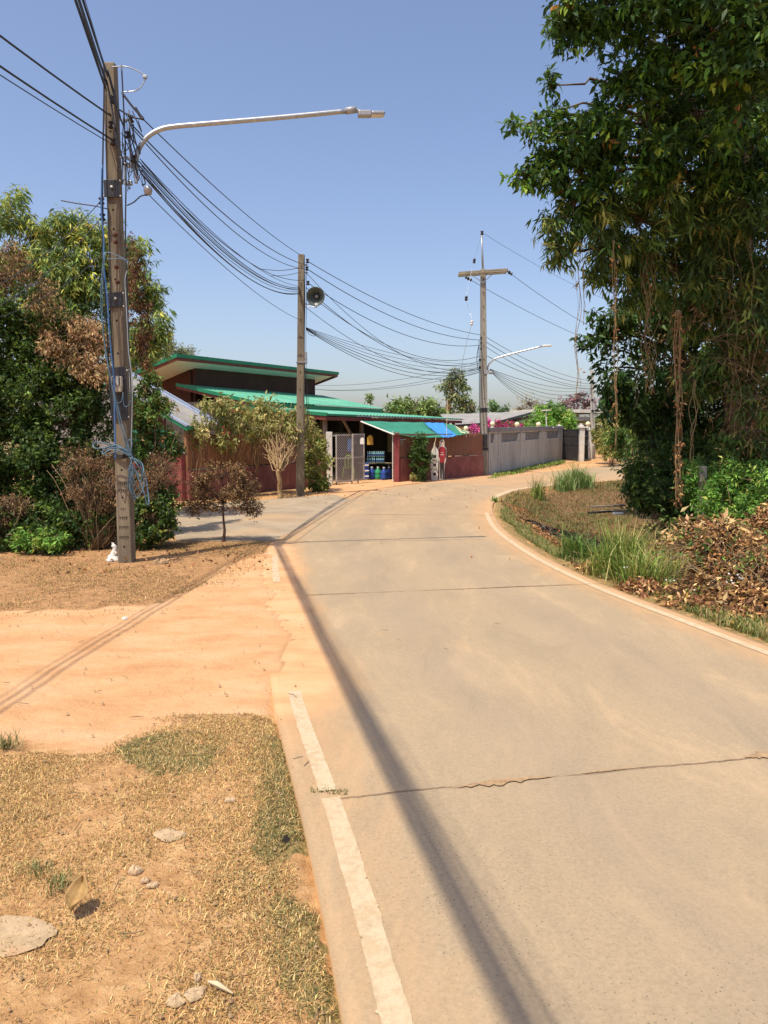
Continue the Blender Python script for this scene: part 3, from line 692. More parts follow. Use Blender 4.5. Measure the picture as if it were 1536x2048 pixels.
mb.seg(a, a + (c_ - a) * .5, .10, .075); mb.seg(a + (c_ - a) * .5, c_, .12, .045); mb.build('lamp_head', 'lamp_grey', sl_, bevel=.015)
mb = MB(); mb.seg(a + (c_ - a) * .5 + (0, 0, -.026), c_ - (c_ - a) * .04 + (0, 0, -.026), .09, .01); mb.build('lens', 'white_plastic', sl_, bevel=.003)
mb = MB(); p = at1(258, 332, .0); q_ = at1(276, 336, .0); mb.box((p + q_) / 2 + (-.01, 0, .02), (.14, .05, .05)); mb.box(at1(258, 366, 0), (.08, .05, .05)); mb.box(at1(250, 348, 0), (.03, .04, .25)); mb.box(at1(272, 352, -.02), (.035, .045, .17)); mb.build('bracket', 'galvanised', sl_, bevel=.005)
# photocell
ph = thing('photocell', 'small silver photocell on a curved stem right of the tall pole', 'light sensor', at1(296, 392)); c_ = at1(296, 380)
mb = MB(); mb.lathe(c_ - (0, 0, .055), [(.03, 0), (.045, .01), (.045, .035), (.052, .04), (.052, .062), (.045, .085), (.02, .105), (.001, .108)], 16); mb.build('housing', 'lamp_grey', ph, True)
mb = MB(); mb.tube(smoothpath([at1(254, 411), at1(268, 404), at1(282, 392), at1(296, 390)]), .008, 6); mb.build('stem', 'cable_black', ph, True)

# ---- statue and yellow flowers at the foot of the pole
sp = G(228, 1122)
st = thing('figurine', 'small white seated figurine on a round base at the foot of the tall pole', 'figurine', sp)
k = px(1, sp[1])
mb = MB(); mb.lathe(sp, [(15 * k, 0), (15 * k, 4 * k), (12 * k, 6 * k), (11 * k, 9 * k), (9 * k, 10 * k)], 16); mb.build('pedestal', 'statue_white', st, True)
mb = MB()
mb.tube(smoothpath([sp + (0, 0, 8 * k), sp + (.3 * k, 0, 14 * k), sp + (2 * k, 0, 20 * k), sp + (3 * k, 0, 27 * k), sp + (0, 0, 31 * k), sp + (-2 * k, 0, 34 * k)], 6), [k * v_ for v_ in np.interp(np.linspace(0, 1, 31), [0, .2, .45, .6, .8, 1], [8, 7, 5.2, 4.5, 4.5, 2.4])], 12)
mb.tube([sp + (-2 * k, -3 * k, 9 * k), sp + (-8 * k, -3 * k, 11 * k), sp + (-11 * k, -2 * k, 7 * k)], [3.6 * k, 3 * k, 2.4 * k], 8)
mb.tube([sp + (3 * k, -3 * k, 20 * k), sp + (7 * k, -4 * k, 17 * k), sp + (4 * k, -5 * k, 13 * k)], [2 * k, 1.8 * k, 1.5 * k], 8)
mb.tube([sp + (-1 * k, 0, 33 * k), sp + (-2.5 * k, 0, 38 * k)], [1.8 * k, 1.0 * k], 8); mb.tube([sp + (1 * k, 0, 33 * k), sp + (0, .5 * k, 37 * k)], [1.6 * k, .9 * k], 8)
mb.build('body', 'statue_white', st, True)
r = np.random.default_rng(4)
for (x, y, lb) in ((240, 1119, 'clump of pale yellow flowers between the figurine and the tall pole'), (262, 1120, 'clump of pale yellow flowers in front of the tall pole foot')):
    c_ = G(x, y); P = c_ + r.normal(size=(46, 3)) * (.035, .03, .02) + (0, -.05, .05); P[:, 2] = np.abs(P[:, 2])
    g = foliage(r, P, unit(r.normal(size=(46, 3))), 5, .022, .7, [(hexc('e8dc7a'), 3), (hexc('d8c85a'), 2), (hexc('7d9a3e'), 1.5)], .1)
    tag(put('flower_clump', g, 'petal'), lb, 'flowers', 'yellow flower clumps at the pole foot')

# ---- pole 2 with the loudspeaker
p2b = G(600, 990); Y2 = p2b[1]; p2t = A(603, 509, Y2)
pole2, ax2 = pole('slim weathered concrete pole carrying the loudspeaker beside the shop gate', p2b, p2t, .22, .165, .2, .15, 'pole_face', 'pole_face', 0, 0)
mb = MB()
for z in np.linspace(1, p2t[2] - .3, 12):
    c_ = ax2(z); mb = MB(); mb.cyl(c_ + (0, -.105, 0), c_ + (0, -.06, 0), .014, n=8); mb.build('bolt_hole', 'hole', pole2)
mb = MB(); mb.seg(A(613, 524, Y2), A(612, 560, Y2), .03, .02)
for y in (530, 545): mb.seg(A(603, y, Y2), A(616, y, Y2), .03, .03)
mb.build('insulator_rack', 'galvanised', pole2)
for (x, y) in ((615, 522), (614, 537), (616, 566)): mb = MB(); spool(mb, A(x, y, Y2), (0, 0, 1), 1.5); mb.build('insulator', 'insulator', pole2, True)
mb = MB(); z = A(600, 725, Y2)[2]; c_ = ax2(z); mb.box(c_, (.235, .215, .025)); mb.build('steel_band', 'galvanised', pole2)
mb = MB(); mb.box(A(611, 716, Y2), (.08, .12, .32)); mb.build('junction_box', 'lamp_grey', pole2, bevel=.01)
for k_, (xx, lb) in enumerate(((609, 'black cable hanging down the right side of the loudspeaker pole'), (612, 'thin grey cable hanging down beyond the right side of the loudspeaker pole'))):
    wire([(xx, 545), (xx + 1, 600), (xx, 660), (xx, 720), (xx + 3, 780), (xx + 6, 830), (xx + 3, 860)], Y2 - .02, .010 - .003 * k_, 'cable_black', lb, 'cables down the loudspeaker pole')
hc = A(631, 593, Y2 - .25); hd = unit(np.array([-.15, -.97, -.18])); Rr = px(18.5, Y2 - .25)
ls = thing('loudspeaker', 'round grey horn loudspeaker mounted high on the second pole', 'loudspeaker', hc)
mb = MB(); mb.lathe(hc - hd * .36, [(.035, 0), (.05, .08), (.08, .18), (.15, .28), (Rr * .93, .355), (Rr, .365), (Rr, .37), (Rr * .92, .36), (.14, .275), (.07, .18), (.04, .1)], 28, hd); mb.build('horn', 'horn_grey', ls, True)
mb = MB(); mb.lathe(hc - hd * .30, [(.03, 0), (.05, .1), (.055, .16), (.03, .2), (.001, .2)], 16, hd); mb.build('centre_cone', 'lamp_grey', ls, True)
mb = MB(); mb.lathe(hc - hd * .56, [(.055, 0), (.075, .03), (.075, .17), (.045, .22)], 16, hd); mb.build('driver', 'horn_dark', ls, True)
mb = MB(); mb.tube(smoothpath([hc - hd * .4, hc - hd * .4 + (-.02, .05, -.2), ax2(hc[2] - .15) + (.08, 0, 0)]), .014, 6); mb.tube(smoothpath([hc - hd * .1 + (-.05, 0, -.2), hc - hd * .2 + (-.02, 0, -.28), ax2(hc[2] - .2) + (.05, 0, 0)]), .010, 6); mb.build('bracket', 'galvanised', ls, True)

# ---- pole 3 with the crossarm
p3b = G(968, 950); Y3 = p3b[1]; p3t = A(966, 539, Y3); Y3 = float(Y3)
pole3, ax3 = pole('weathered concrete pole with a timber crossarm beside the grey wall', p3b, p3t, .30, .20, .28, .2, 'pole_grey', 'pole_grey', 0, 0)
mb = MB()
for z in np.linspace(1, p3t[2] - .4, 14):
    c_ = ax3(z); mb = MB(); mb.cyl(c_ + (0, -.145, 0), c_ + (0, -.08, 0), .016, n=8); mb.build('bolt_hole', 'hole', pole3)
ca = A(917, 549, Y3 + .1); cb = A(1014, 542, Y3 - .25)
for dy in (-.16, .16): mb = MB(); mb.seg(ca + (0, dy, 0), cb + (0, dy, 0), .10, .13); mb.build('crossarm', 'wood_arm', pole3, bevel=.01)
for s_, (x, y) in ((1, (947, 552)), (1, (984, 549))): mb = MB(); mb.seg(A(x, y, Y3 - .2), A(966, 566, Y3 - .15), .03, .03); mb.build('brace', 'galvanised', pole3)
mb = MB(); mb.tube([A(966, 545, Y3), A(963, 463, Y3)], [.045, .035], 8); mb.build('top_pipe', 'galvanised', pole3, True)
for (x, y, ax_) in ((934, 556, (1, 0, -.5)), (940, 559, (1, 0, -.5)), (1016, 543, (1, -.2, -.6)), (1021, 547, (1, -.2, -.6)), (964, 466, (0, 0, 1))):
    mb = MB(); spool(mb, A(x, y, Y3 - .2), unit(np.array(ax_, float)), 2.1); mb.build('insulator', 'insulator', pole3, True)
for (x, y) in ((962, 676), (962, 686), (962, 697), (960, 720), (960, 735)): mb = MB(); spool(mb, A(x, y, Y3 - .1), (0, 0, 1), 1.3); mb.build('insulator', 'insulator', pole3, True)
mb = MB(); mb.box(ax3(A(966, 881, Y3)[2]) + (0, -.16, 0), (.22, .10, .5)); mb.build('switch_box', 'gate_black', pole3, bevel=.01)
mb = MB(); mb.box(ax3(A(966, 898, Y3)[2]), (.31, .31, .10)); mb.box(ax3(A(966, 820, Y3)[2]), (.29, .29, .16)); mb.build('steel_band', 'gate_black', pole3)
sl2 = thing('street_lamp', 'smaller street lamp with slanting arm on the crossarm pole', 'street lamp', A(975, 745, Y3), 'street lamps')
Yq = lambda x: Y3 - (x - 975) / 110 * .3
mb = MB(); mb.tube(smoothpath([A(x, y, Yq(x)) for x, y in ((975, 742), (977, 730), (984, 722), (994, 716), (1030, 706), (1086, 692))], 6), .032, 8); mb.build('arm', 'galvanised', sl2, True)
mb = MB(); mb.seg(A(1084, 692, Yq(1084)), A(1103, 691, Yq(1103)), .16, .075); mb.build('lamp_head', 'white_plastic', sl2, bevel=.02)
mb = MB(); mb.ball(A(982, 745, Y3 - .2), .075, 10); mb.box(A(974, 744, Y3 - .1), (.25, .1, .16)); mb.build('bracket', 'lamp_grey', sl2)
wire([(958, 690), (954, 712), (955, 735), (960, 742)], Y3 - .15, .014, 'cable_black', 'black cable bowed along the left side of the crossarm pole', 'cables on the crossarm pole')
wire([(958, 680), (959, 800), (961, 870)], Y3 - .18, .014, 'cable_black', 'black cable down the left edge of the crossarm pole', 'cables on the crossarm pole')
# hanging line with three insulators left of pole 3
spn = [(963, 470, Y3), (955, 498, Y3 - 1), (948, 522, Y3 - 2), (938, 565, Y3 - 2.6), (932, 597, Y3 - 3), (940, 625, Y3 - 3.2), (943, 646, Y3 - 3.4), (932, 690, Y3 - 3.2), (922, 742, Y3 - 2.6), (916, 800, Y3 - 1.5)]
mb = MB(); mb.tube(smoothpath([A(*p) for p in spn], 6), .006, 4); stl = mb.build('stay_wire', 'galvanised', None, True); tag(stl, 'thin wire with three small insulators hanging left of the crossarm pole', 'stay wire')
for i, (p, mt_) in enumerate((((948, 522, Y3 - 2), 'insulator'), ((932, 597, Y3 - 3), 'insulator'), ((943, 646, Y3 - 3.4), 'white_plastic'))):
    mb = MB(); c_ = A(*p); mb.lathe(c_ - (0, 0, .09), [(.02, 0), (.055, .03), (.055, .07), (.035, .09), (.055, .11), (.055, .15), (.02, .18)], 10, (.1, 0, 1)); mb.build('insulator', mt_, stl, True)

# ---- pole 4 and its grey neighbour
p4b = G(1186, 916); Y4 = p4b[1]; p4t = A(1184, 740, Y4)
pole4, _ = pole('white concrete pole with black patches beside the far gate pillar', p4b, p4t, .26, .17, .2, .15, '', 'pole_white', 0, 0)
mb = MB()
for y in (762, 800, 822, 870, 880): mb.box(A(1185, y, Y4 - .1), (.14, .05, .12))
mb.build('black_patches', 'gate_black', pole4)
pole5b = G(1179, 917); mb = MB(); mb.tube([pole5b, A(1180, 850, pole5b[1])], [.09, .07], 8); tag(mb.build('short_post', 'old_concrete', None), 'short brown post leaning against the white far pole', 'post')

# ================================================================== OVERHEAD CABLES
def span(p, q_, sag, r, label, group, n=26):
    p = np.array(p, float); q_ = np.array(q_, float); t_ = np.linspace(0, 1, n)[:, None]
    r = r * .82; P = p + (q_ - p) * t_; P[:, 2] -= 4 * sag * (t_ * (1 - t_))[:, 0]; mb = MB(); mb.tube(P, r, 5)
    return tag(mb.build('overhead_cable', 'cable_black', None, True), label, 'cable', group)
rr = np.random.default_rng(21)
L = 'black cable sweeping over the road behind the viewer from the tall pole head'
for i in range(12):
    x0 = 212 + rr.uniform(-2, 3); y0 = 145 + i * 3.2; sec = i in (3, 7, 11)
    span(A(x0, y0, Y1 - .1), ((1.74 if not sec else 1.98) + rr.uniform(-.05, .03), -14, 6.25 + rr.uniform(-.02, .02)), .25 + rr.uniform(-.02, .02), (.0115 if i % 2 else .009) if not sec else .008, L, 'cables from the tall pole head passing over the viewer')
span(A(206, 120, Y1), (2.0, -14, 6.35), .25, .005, 'topmost thin cable reaching the glass insulator on the tall pole top', 'cables from the tall pole head passing over the viewer')
gl = 'cables from the tall pole leaving the left edge of the picture'
span(A(222, 232, Y1), (-4.35, -9.5, 5.2), .55, .013, 'uppermost black cable from the tall pole to the upper left edge of the photo', gl)
span(A(222, 278, Y1), (-4.35, -9.5, 4.8), .50, .013, 'thick black cable from the tall pole, second below the upper left edge', gl)
span(A(218, 285, Y1), (-4.45, -9.5, 4.65), .50, .007, 'thin cable running just under the thick one to the left edge', gl)
gd = 'house drop wires over the left trees'
span(A(199, 405, Y1), A(-40, 590, 8.0), .10, .006, 'thin drop wire from the left rack of the tall pole, the upper one', gd)
span(A(201, 437, Y1), A(-40, 632, 8.0), .12, .006, 'thin drop wire from the left rack of the tall pole, the middle one', gd)
span(A(208, 505, Y1), A(-60, 650, 8.4), .14, .005, 'faint drop wire crossing the left tree from the blue cables', gd)
wire([(216, 418), (190, 412), (155, 407), (122, 401)], Y1 - .1, .007, 'cable_black', 'stiff loose wire end poking left from the tall pole', None, 'loose_wire', 'wire end')
g12 = 'cables from the tall pole to the loudspeaker pole'
for (a, c_, sg, r_, lb) in [
    ((287, 239), (604, 512), .12, .009, 'uppermost cable between the tall pole and the loudspeaker pole top'),
    ((262, 248), (612, 530), .28, .011, 'thick cable just below the uppermost one towards the loudspeaker pole'),
    ((264, 256), (612, 538), .38, .009, 'thinner cable below the thick one towards the loudspeaker pole'),
    ((268, 312), (608, 560), .42, .009, 'middle cable towards the loudspeaker pole starting by the lamp bracket'),
    ((296, 388), (600, 640), .18, .007, 'lowest thin cable from the photocell to the loudspeaker pole')]:
    span(A(*a, Y1), A(*c_, Y2), sg, r_, lb, g12)
for i in range(7):
    span(A(278 + rr.uniform(-4, 6), 318 + i * 4.5, Y1), A(600, 573 + i * 2.4, Y2), .36 + .022 * i + rr.uniform(-.05, .05), rr.choice([.007, .010, .011]), 'black cable in the sagging bundle between the tall pole and the loudspeaker pole', 'bundled cables sagging to the loudspeaker pole')
wire([(520, 538), (560, 541), (600, 536)], Y2 - .8, .008, 'cable_black', 'thin loose cable loop left of the loudspeaker pole top', None, 'loose_wire', 'wire')
wire([(540, 552), (575, 550), (602, 544)], Y2 - .6, .007, 'cable_black', 'lower loose cable loop left of the loudspeaker pole top', None, 'loose_wire', 'wire')
g23 = 'cables from the loudspeaker pole to the crossarm pole'
for (a, c_, sg, r_, lb) in [
    ((616, 523), (962, 670), .30, .012, 'uppermost cable from the loudspeaker pole to the crossarm pole'),
    ((616, 539), (962, 680), .42, .013, 'second cable from the top between the loudspeaker and crossarm poles'),
    ((616, 566), (962, 690), .55, .012, 'third cable from the top between the loudspeaker and crossarm poles'),
    ((612, 545), (960, 735), .95, .009, 'thin cable that falls steeply behind the loudspeaker horn'),
    ((620, 590), (960, 712), .75, .011, 'fourth cable passing just under the loudspeaker horn'),
    ((612, 575), (960, 722), .85, .011, 'cable crossing behind the loudspeaker horn'),
    ((612, 615), (960, 738), .75, .009, 'thin cable between the horn and the low bundle')]:
    span(A(*a, Y2), A(*c_, Y3 - .1), sg, r_, lb, g23)
for i in range(6):
    span(A(612, 655 + i * .8, Y2), A(960, 728 + i * 3.2, Y3 - .1), .25 + .09 * i, rr.choice([.008, .011]), 'black cable in the low bundle between the loudspeaker and crossarm poles', 'low bundle to the crossarm pole')
wire([(614, 660), (618, 668), (628, 672), (632, 666), (624, 660)], Y2 - .1, .007, 'cable_black', 'small cable loop hanging from the low bundle at the loudspeaker pole', None, 'loose_wire', 'wire loop')
gb = 'cables from the crossarm pole running left behind the green roof'
for i, (x, y) in enumerate(((600, 769), (600, 775), (560, 768))):
    span(A(960, 726 + i * 9, Y3), A(x, y, 46), .35 + .1 * i, .010, ['upper', 'middle', 'lower'][i] + ' cable running left from the crossarm pole behind the green roof', gb)
g34 = 'cables from the crossarm pole to the white far pole'
for (a, c_, sg, r_, lb) in [
    ((972, 674), (1183, 762), .30, .012, 'uppermost cable from the crossarm pole to the white pole'),
    ((972, 684), (1183, 768), .36, .014, 'second cable from the top towards the white pole'),
    ((972, 694), (1183, 772), .42, .012, 'third cable from the top towards the white pole'),
    ((974, 712), (1183, 777), .30, .014, 'thick middle cable towards the white pole')]:
    span(A(*a, Y3), A(*c_, Y4), sg, r_, lb, g34)
for i in range(7):
    span(A(980, 738 + i * .6, Y3), A(1183, 776 + i * 1.5, Y4), .3 + .16 * i, rr.choice([.009, .013]), 'black cable in the slack bundle between the crossarm pole and the white pole', 'slack bundle to the white pole')
ghv = 'high voltage lines from the crossarm towards the right trees'
span(A(1022, 548, Y3), A(1330, 712, 48), .5, .012, 'power line from the right end of the crossarm', ghv)
span(A(938, 558, Y3), A(1330, 724, 50), .5, .012, 'power line from the left end of the crossarm', ghv)
span(A(964, 465, Y3), A(1330, 640, 47), .4, .008, 'thin power line from the pipe above the crossarm', ghv)

# ================================================================== GREEN ROOFED SHOP HOUSE
HU = np.array([.475, .88]); HU = HU / np.linalg.norm(HU); HV = np.array([-HU[1], HU[0]]); HO = np.array([-2.0, 27.0])
def hp(t_, s_, z): p = HO + HU * t_ + HV * s_; return np.array([p[0], p[1], z])
def wallbox(mb, a, b_, z0, z1, th):
    a = np.array([a[0], a[1], (z0 + z1) / 2]); b_ = np.array([b_[0], b_[1], (z0 + z1) / 2]); return mb.seg(a, b_, th, z1 - z0)
house = thing('shop_house', 'brown shop house with stacked green corrugated roofs behind the slat fence', 'house', hp(5, 4, 0))
mb = MB()
wallbox(mb, hp(2.2, 8.0, 0), hp(11.3, 8.0, 0), 0, 4.72, .16); wallbox(mb, hp(2.2, 8.1, 0), hp(2.2, 13, 0), 0, 3.2, .16)
mb.prism([hp(2.12, 8.1, 3.2), hp(2.12, 11.2, 3.2), hp(2.12, 11.2, 3.45), hp(2.12, 8.1, 4.6)], tuple(hp(2.28, 8, 0) - hp(2.12, 8, 0)))
mb.prism([hp(11.2, 8.1, 3.2), hp(11.2, 11.2, 3.2), hp(11.2, 11.2, 3.45), hp(11.2, 8.1, 4.6)], tuple(hp(2.28, 8, 0) - hp(2.12, 8, 0)))
mb.build('upper_wall', 'brown_wall', house)
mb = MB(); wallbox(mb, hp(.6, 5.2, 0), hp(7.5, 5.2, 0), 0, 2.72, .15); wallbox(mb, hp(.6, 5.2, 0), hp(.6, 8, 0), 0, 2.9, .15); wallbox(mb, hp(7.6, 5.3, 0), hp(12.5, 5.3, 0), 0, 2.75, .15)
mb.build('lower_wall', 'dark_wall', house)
mb = MB(); wallbox(mb, hp(.5, 5.08, 0), hp(2.2, 5.08, 0), 1.2, 2.5, .05); mb.build('teal_panel', 'green_trim', house)
# upper monopitch roof: high along the front
rf = MB(); zf, zb = 4.70, 3.28
corrugated(rf, hp(.2, 7.05, zf), hp(12.1, 7.05, zf + .12), hp(12.1, 12.4, zb), hp(.2, 12.4, zb), .3, .02)
r1 = rf.build('upper_roof', 'green_roof', house)
mb = MB(); mb.prism([hp(.25, 7.12, zf - .10), hp(12.05, 7.12, zf + .02), hp(12.05, 12.35, zb - .14), hp(.25, 12.35, zb - .14)], (0, 0, .03)); mb.build('soffit', 'green_soffit', r1)
mb = MB(); mb.seg(hp(.15, 7.0, zf), hp(12.15, 7.0, zf + .12), .04, .14); mb.seg(hp(.17, 7.0, zf), hp(.17, 12.4, zb), .04, .14); mb.seg(hp(12.13, 7.0, zf + .12), hp(12.13, 12.4, zb), .04, .14); mb.build('green_flashing', 'green_trim', r1)
mb = MB(); mb.seg(hp(.2, 7.04, zf - .13), hp(12.1, 7.04, zf - .01), .05, .12); mb.seg(hp(.22, 7.05, zf - .13), hp(.22, 12.4, zb - .13), .05, .12); mb.seg(hp(12.08, 7.05, zf - .01), hp(12.08, 12.4, zb - .13), .05, .12); mb.build('fascia', 'brown_fascia', r1)
# middle roof
rf = MB(); e0, e1 = 2.93, 3.68
corrugated(rf, hp(1.2, 4.3, e0), hp(12.2, 4.3, e0), hp(12.2, 8.0, e1), hp(1.2, 8.0, e1), .25, .022); r2 = rf.build('middle_roof', 'green_roof', house)
mb = MB(); mb.seg(hp(1.16, 4.25, e0 - .02), hp(1.16, 8.0, e1 - .02), .05, .13); wallbox(mb, hp(1.2, 4.40, 0), hp(12.2, 4.40, 0), 2.66, 2.905, .03); mb.build('green_flashing', 'green_trim', r2)
mb = MB(); mb.seg(hp(1.2, 4.3, e0 - .14), hp(1.2, 8.0, e1 - .14), .05, .10); mb.build('fascia', 'brown_fascia', r2)
# lower porch roof
rf = MB(); f0, f1 = 2.34, 2.70
corrugated(rf, hp(0, 0, f0), hp(12.2, 0, f0 + .04), hp(12.2, 4.36, f1), hp(0, 4.36, f1), .25, .02); r3 = rf.build('porch_roof', 'green_roof', house)
mb = MB(); mb.seg(hp(-.04, -.05, f0 - .01), hp(-.04, 4.36, f1 - .01), .05, .12); mb.seg(hp(-.04, -.04, f0 - .02), hp(2.0, -.04, f0 - .02), .03, .07); mb.build('green_flashing', 'green_trim', r3)
mb = MB(); mb.seg(hp(0, .02, f0 - .15), hp(12.2, .02, f0 - .11), .05, .13); mb.seg(hp(.0, 0, f0 - .14), hp(.0, 4.36, f1 - .14), .05, .13); mb.build('fascia', 'brown_fascia', r3)
mb = MB(); mb.seg(hp(2.0, -.05, f0 - .03), hp(12.2, -.05, f0 + .01), .05, .05); mb.build('gutter', 'lamp_grey', r3)
for t_ in (.3, 2.9, 6.6, 11.8):
    mb = MB(); wallbox(mb, hp(t_, .3, 0), hp(t_ + .12, .3, 0), 0, 2.25, .12); mb.build('post', 'old_concrete', house)
mb = MB(); mb.seg(hp(1.6, .35, 2.25), hp(2.6, .35, 1.3), .08, .08); mb.seg(hp(3.1, 2.6, 0.0), hp(3.1, 2.6, 2.4), .12, .12); mb.seg(hp(4.9, 3.4, 0.0), hp(4.9, 3.4, 2.4), .12, .12); mb.build('brace', 'old_concrete', house)
mb = MB(); wallbox(mb, hp(3.0, 3.2, 0), hp(7.0, 3.2, 0), 1.66, 1.70, .05); mb.build('rail', 'white_paint', house)
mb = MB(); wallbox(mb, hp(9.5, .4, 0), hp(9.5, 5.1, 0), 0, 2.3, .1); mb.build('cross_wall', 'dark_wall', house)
mb = MB(); wallbox(mb, hp(9.4, .8, 0), hp(9.4, 2.6, 0), .8, 1.66, .04); mb.build('daylight_panel', 'white_fibre', house)  # pale panel whose colour stands in for daylight at the open far side
# shade cloth awning
aw = thing('awning', 'sagging green shade cloth awning with a blue stripe over the gate', 'awning', hp(6, -.6, 1.7))
def cloth(name, mat, pts, n=14, sag=.10, th=.012):
    """pts: four corners top-left, top-right, bottom-right, bottom-left"""
    a, b_, c_, d = [np.array(p, float) for p in pts]; V = []
    for j in range(n + 1):
        for i in range(n + 1):
            u_, w_ = i / n, j / n; p = (a * (1 - u_) + b_ * u_) * (1 - w_) + (d * (1 - u_) + c_ * u_) * w_
            V.append(p - (0, 0, sag * 4 * u_ * (1 - u_) * (.3 + .7 * w_) * .5 + sag * sin(pi * w_) * .6 + .01 * sin(u_ * 17 + w_ * 9)))
    Fc = [(j * (n + 1) + i, j * (n + 1) + i + 1, (j + 1) * (n + 1) + i + 1, (j + 1) * (n + 1) + i) for j in range(n) for i in range(n)]
    mb = MB(); mb.add(V, Fc); o = mb.build(name, mat, aw, True); s_ = o.modifiers.new('thickness', 'SOLIDIFY'); s_.thickness = th; return o
Ya = 28.5
q0, q1, q2, q3, q4 = A(722, 842, 28.4), A(848, 845, 31.4), A(886, 846, 32.3), A(884, 846, 32.4), A(906, 850, 33)
w0, w1, w2, w3, w4 = A(788, 868, 26.6), A(887, 875, 27.9), A(914, 871, 28.9), A(908, 871, 28.8), A(936, 866, 29.8)
cloth('green_cloth', 'shade_net', (q0, q1, w1, w0)); cloth('blue_stripe', 'blue_tarp', (q1, q2, w2, w1), sag=.06); cloth('green_cloth', 'shade_net', (q2, q4, w4, w2), sag=.05)
cloth('cream_edge', 'cream_tarp', (q4, q4 + (.12, .1, -.05), w4 + (.05, .0, 0), w4 + (-.25, -.1, 0)), sag=.03)
mb = MB(); mb.tube([q0 + (0, -.02, -.02), w0 + (0, -.02, -.02)], .025, 6); mb.build('edge_rope', 'paper_white', aw)
mb = MB(); mb.tube([A(872, 875, 27.5), A(866, 905, 27.3)], .012, 5); mb.tube([A(893, 873, 28.2), A(895, 800, 30.5)], .008, 5); mb.build('tie_cord', 'white_fibre', aw)
mb = MB(); wallbox(mb, hp(5.6, .25, 0), hp(11.2, .25, 0), 1.9, 2.22, .03); tag(mb.build('blue_sheet', 'blue_cloth'), 'dark blue sheet hanging under the porch eave behind the awning', 'sheet')

# shop contents
fl = hp(4, 2, 0)
tb = thing('shop_table', 'display table inside the open gate carrying water bottle packs', 'table', A(752, 960, 29.5))
Yt = 29.5; tz = A(750, 927, Yt)[2]; ta, tb_ = A(726, 927, Yt - .3), A(778, 927, Yt + .5)
mb = MB(); mb.seg(ta + (0, .35, 0), tb_ + (0, .35, 0), .8, .04); mb.build('table_top', 'white_fibre', tb)
for p in (ta, tb_, ta + (0, .7, 0), tb_ + (0, .7, 0)): mb = MB(); mb.seg((p[0] * .98 + .0, p[1], 0.0), (p[0] * .98, p[1], tz - .02), .05, .05); mb.build('leg', 'lamp_grey', tb)
def bottlepack(c_, w, d_, h, lb):
    o = thing('bottle_pack', lb, 'bottle pack', c_, 'shrink wrapped water bottle packs')
    mb = MB(); nx_, ny_ = 5, 3; bw = w / nx_
    for i in range(nx_):
        for j in range(ny_): mb.lathe(c_ + ((i - 2) * bw, (j - 1) * bw, 0), [(bw * .46, 0), (bw * .48, h * .1), (bw * .44, h * .35), (bw * .48, h * .7), (bw * .2, h * .9), (bw * .2, h)], 8)
    mb.build('bottles', 'water_plastic', o, True)
    mb = MB(); mb.box(c_ + (0, 0, h * .42), (w * 1.01, bw * 3.05, h * .26)); mb.build('label_band', 'jug_blue', o)
for i, (x, y, lb) in enumerate(((742, 926, 'lower left pack of water bottles on the shop table'), (761, 926, 'lower right pack of water bottles on the shop table'), (743, 914, 'upper left pack of water bottles on the shop table'), (761, 914, 'upper right pack of water bottles on the shop table'))):
    bottlepack(A(x, y, Yt), .33, .2, .22, lb)
def jug(c_, mat, lb, h=.42, r=.13):
    o = thing('water_jug', lb, 'water jug', c_, 'water jugs on the shop floor')
    mb = MB(); mb.lathe(c_, [(r * .95, 0), (r, .02), (r, h * .35), (r * .93, h * .4), (r, h * .45), (r, h * .7), (r * .35, h * .9), (r * .3, h)], 14); mb.build('body', mat, o, True)
    mb = MB(); mb.lathe(c_ + (0, 0, h), [(r * .36, 0), (r * .36, h * .07), (.01, h * .075)], 12); mb.build('cap', 'paper_white', o)
jug(G(756, 958, .0) * (1, 1, 1), 'jug_green', 'green water jug on the floor under the shop table'); jug(G(744, 958), 'jug_blue', 'blue water jug left of the green jug'); jug(G(768, 959), 'jug_blue', 'blue water jug right of the green jug'); jug(G(778, 958), 'jug_blue', 'dark blue jug nearest the red gate post')
for i, lb in enumerate(('bottom blue and white drinks crate beside the gate leaf', 'middle blue and white drinks crate beside the gate leaf', 'top blue and white drinks crate beside the gate leaf')):
    c_ = G(732, 959) + (0, 0, .11 + i * .2); o = thing('drinks_crate', lb, 'crate', c_ - (0, 0, .1), 'stacked drinks crates')
    mb = MB(); mb.box(c_, (.2, .3, .17)); mb.build('box', 'jug_blue', o, bevel=.01); mb = MB(); mb.box(c_ + (0, 0, .02), (.206, .306, .045)); mb.build('white_band', 'paper_white', o)
cp = G(697, 959); ch = thing('plastic_chair', 'lime green plastic chair behind the mesh gate', 'chair', cp)
mb = MB(); mb.box(cp + (0, .2, .42), (.40, .40, .035)); mb.build('seat', 'lime_plastic', ch, bevel=.01)
mb = MB(); mb.tube(smoothpath([cp + (-.10, -.02, .42), cp + (-.12, -.06, .65), cp + (-.10, -.09, .82), cp + (0, -.1, .87), cp + (.10, -.09, .82), cp + (.12, -.06, .65), cp + (.10, -.02, .42)]), .03, 8); mb.seg(cp + (0, -.02, .44), cp + (0, -.09, .84), .05, .02); mb.build('backrest', 'lime_plastic', ch, True)
for sx in (-1, 1):
    for y in (0, .4): mb = MB(); mb.tube([cp + (sx * .18, y, .42), cp + (sx * .21, y + (.04 if y else -.04), 0)], [.028, .02], 8); mb.build('leg', 'lime_plastic', ch, True)
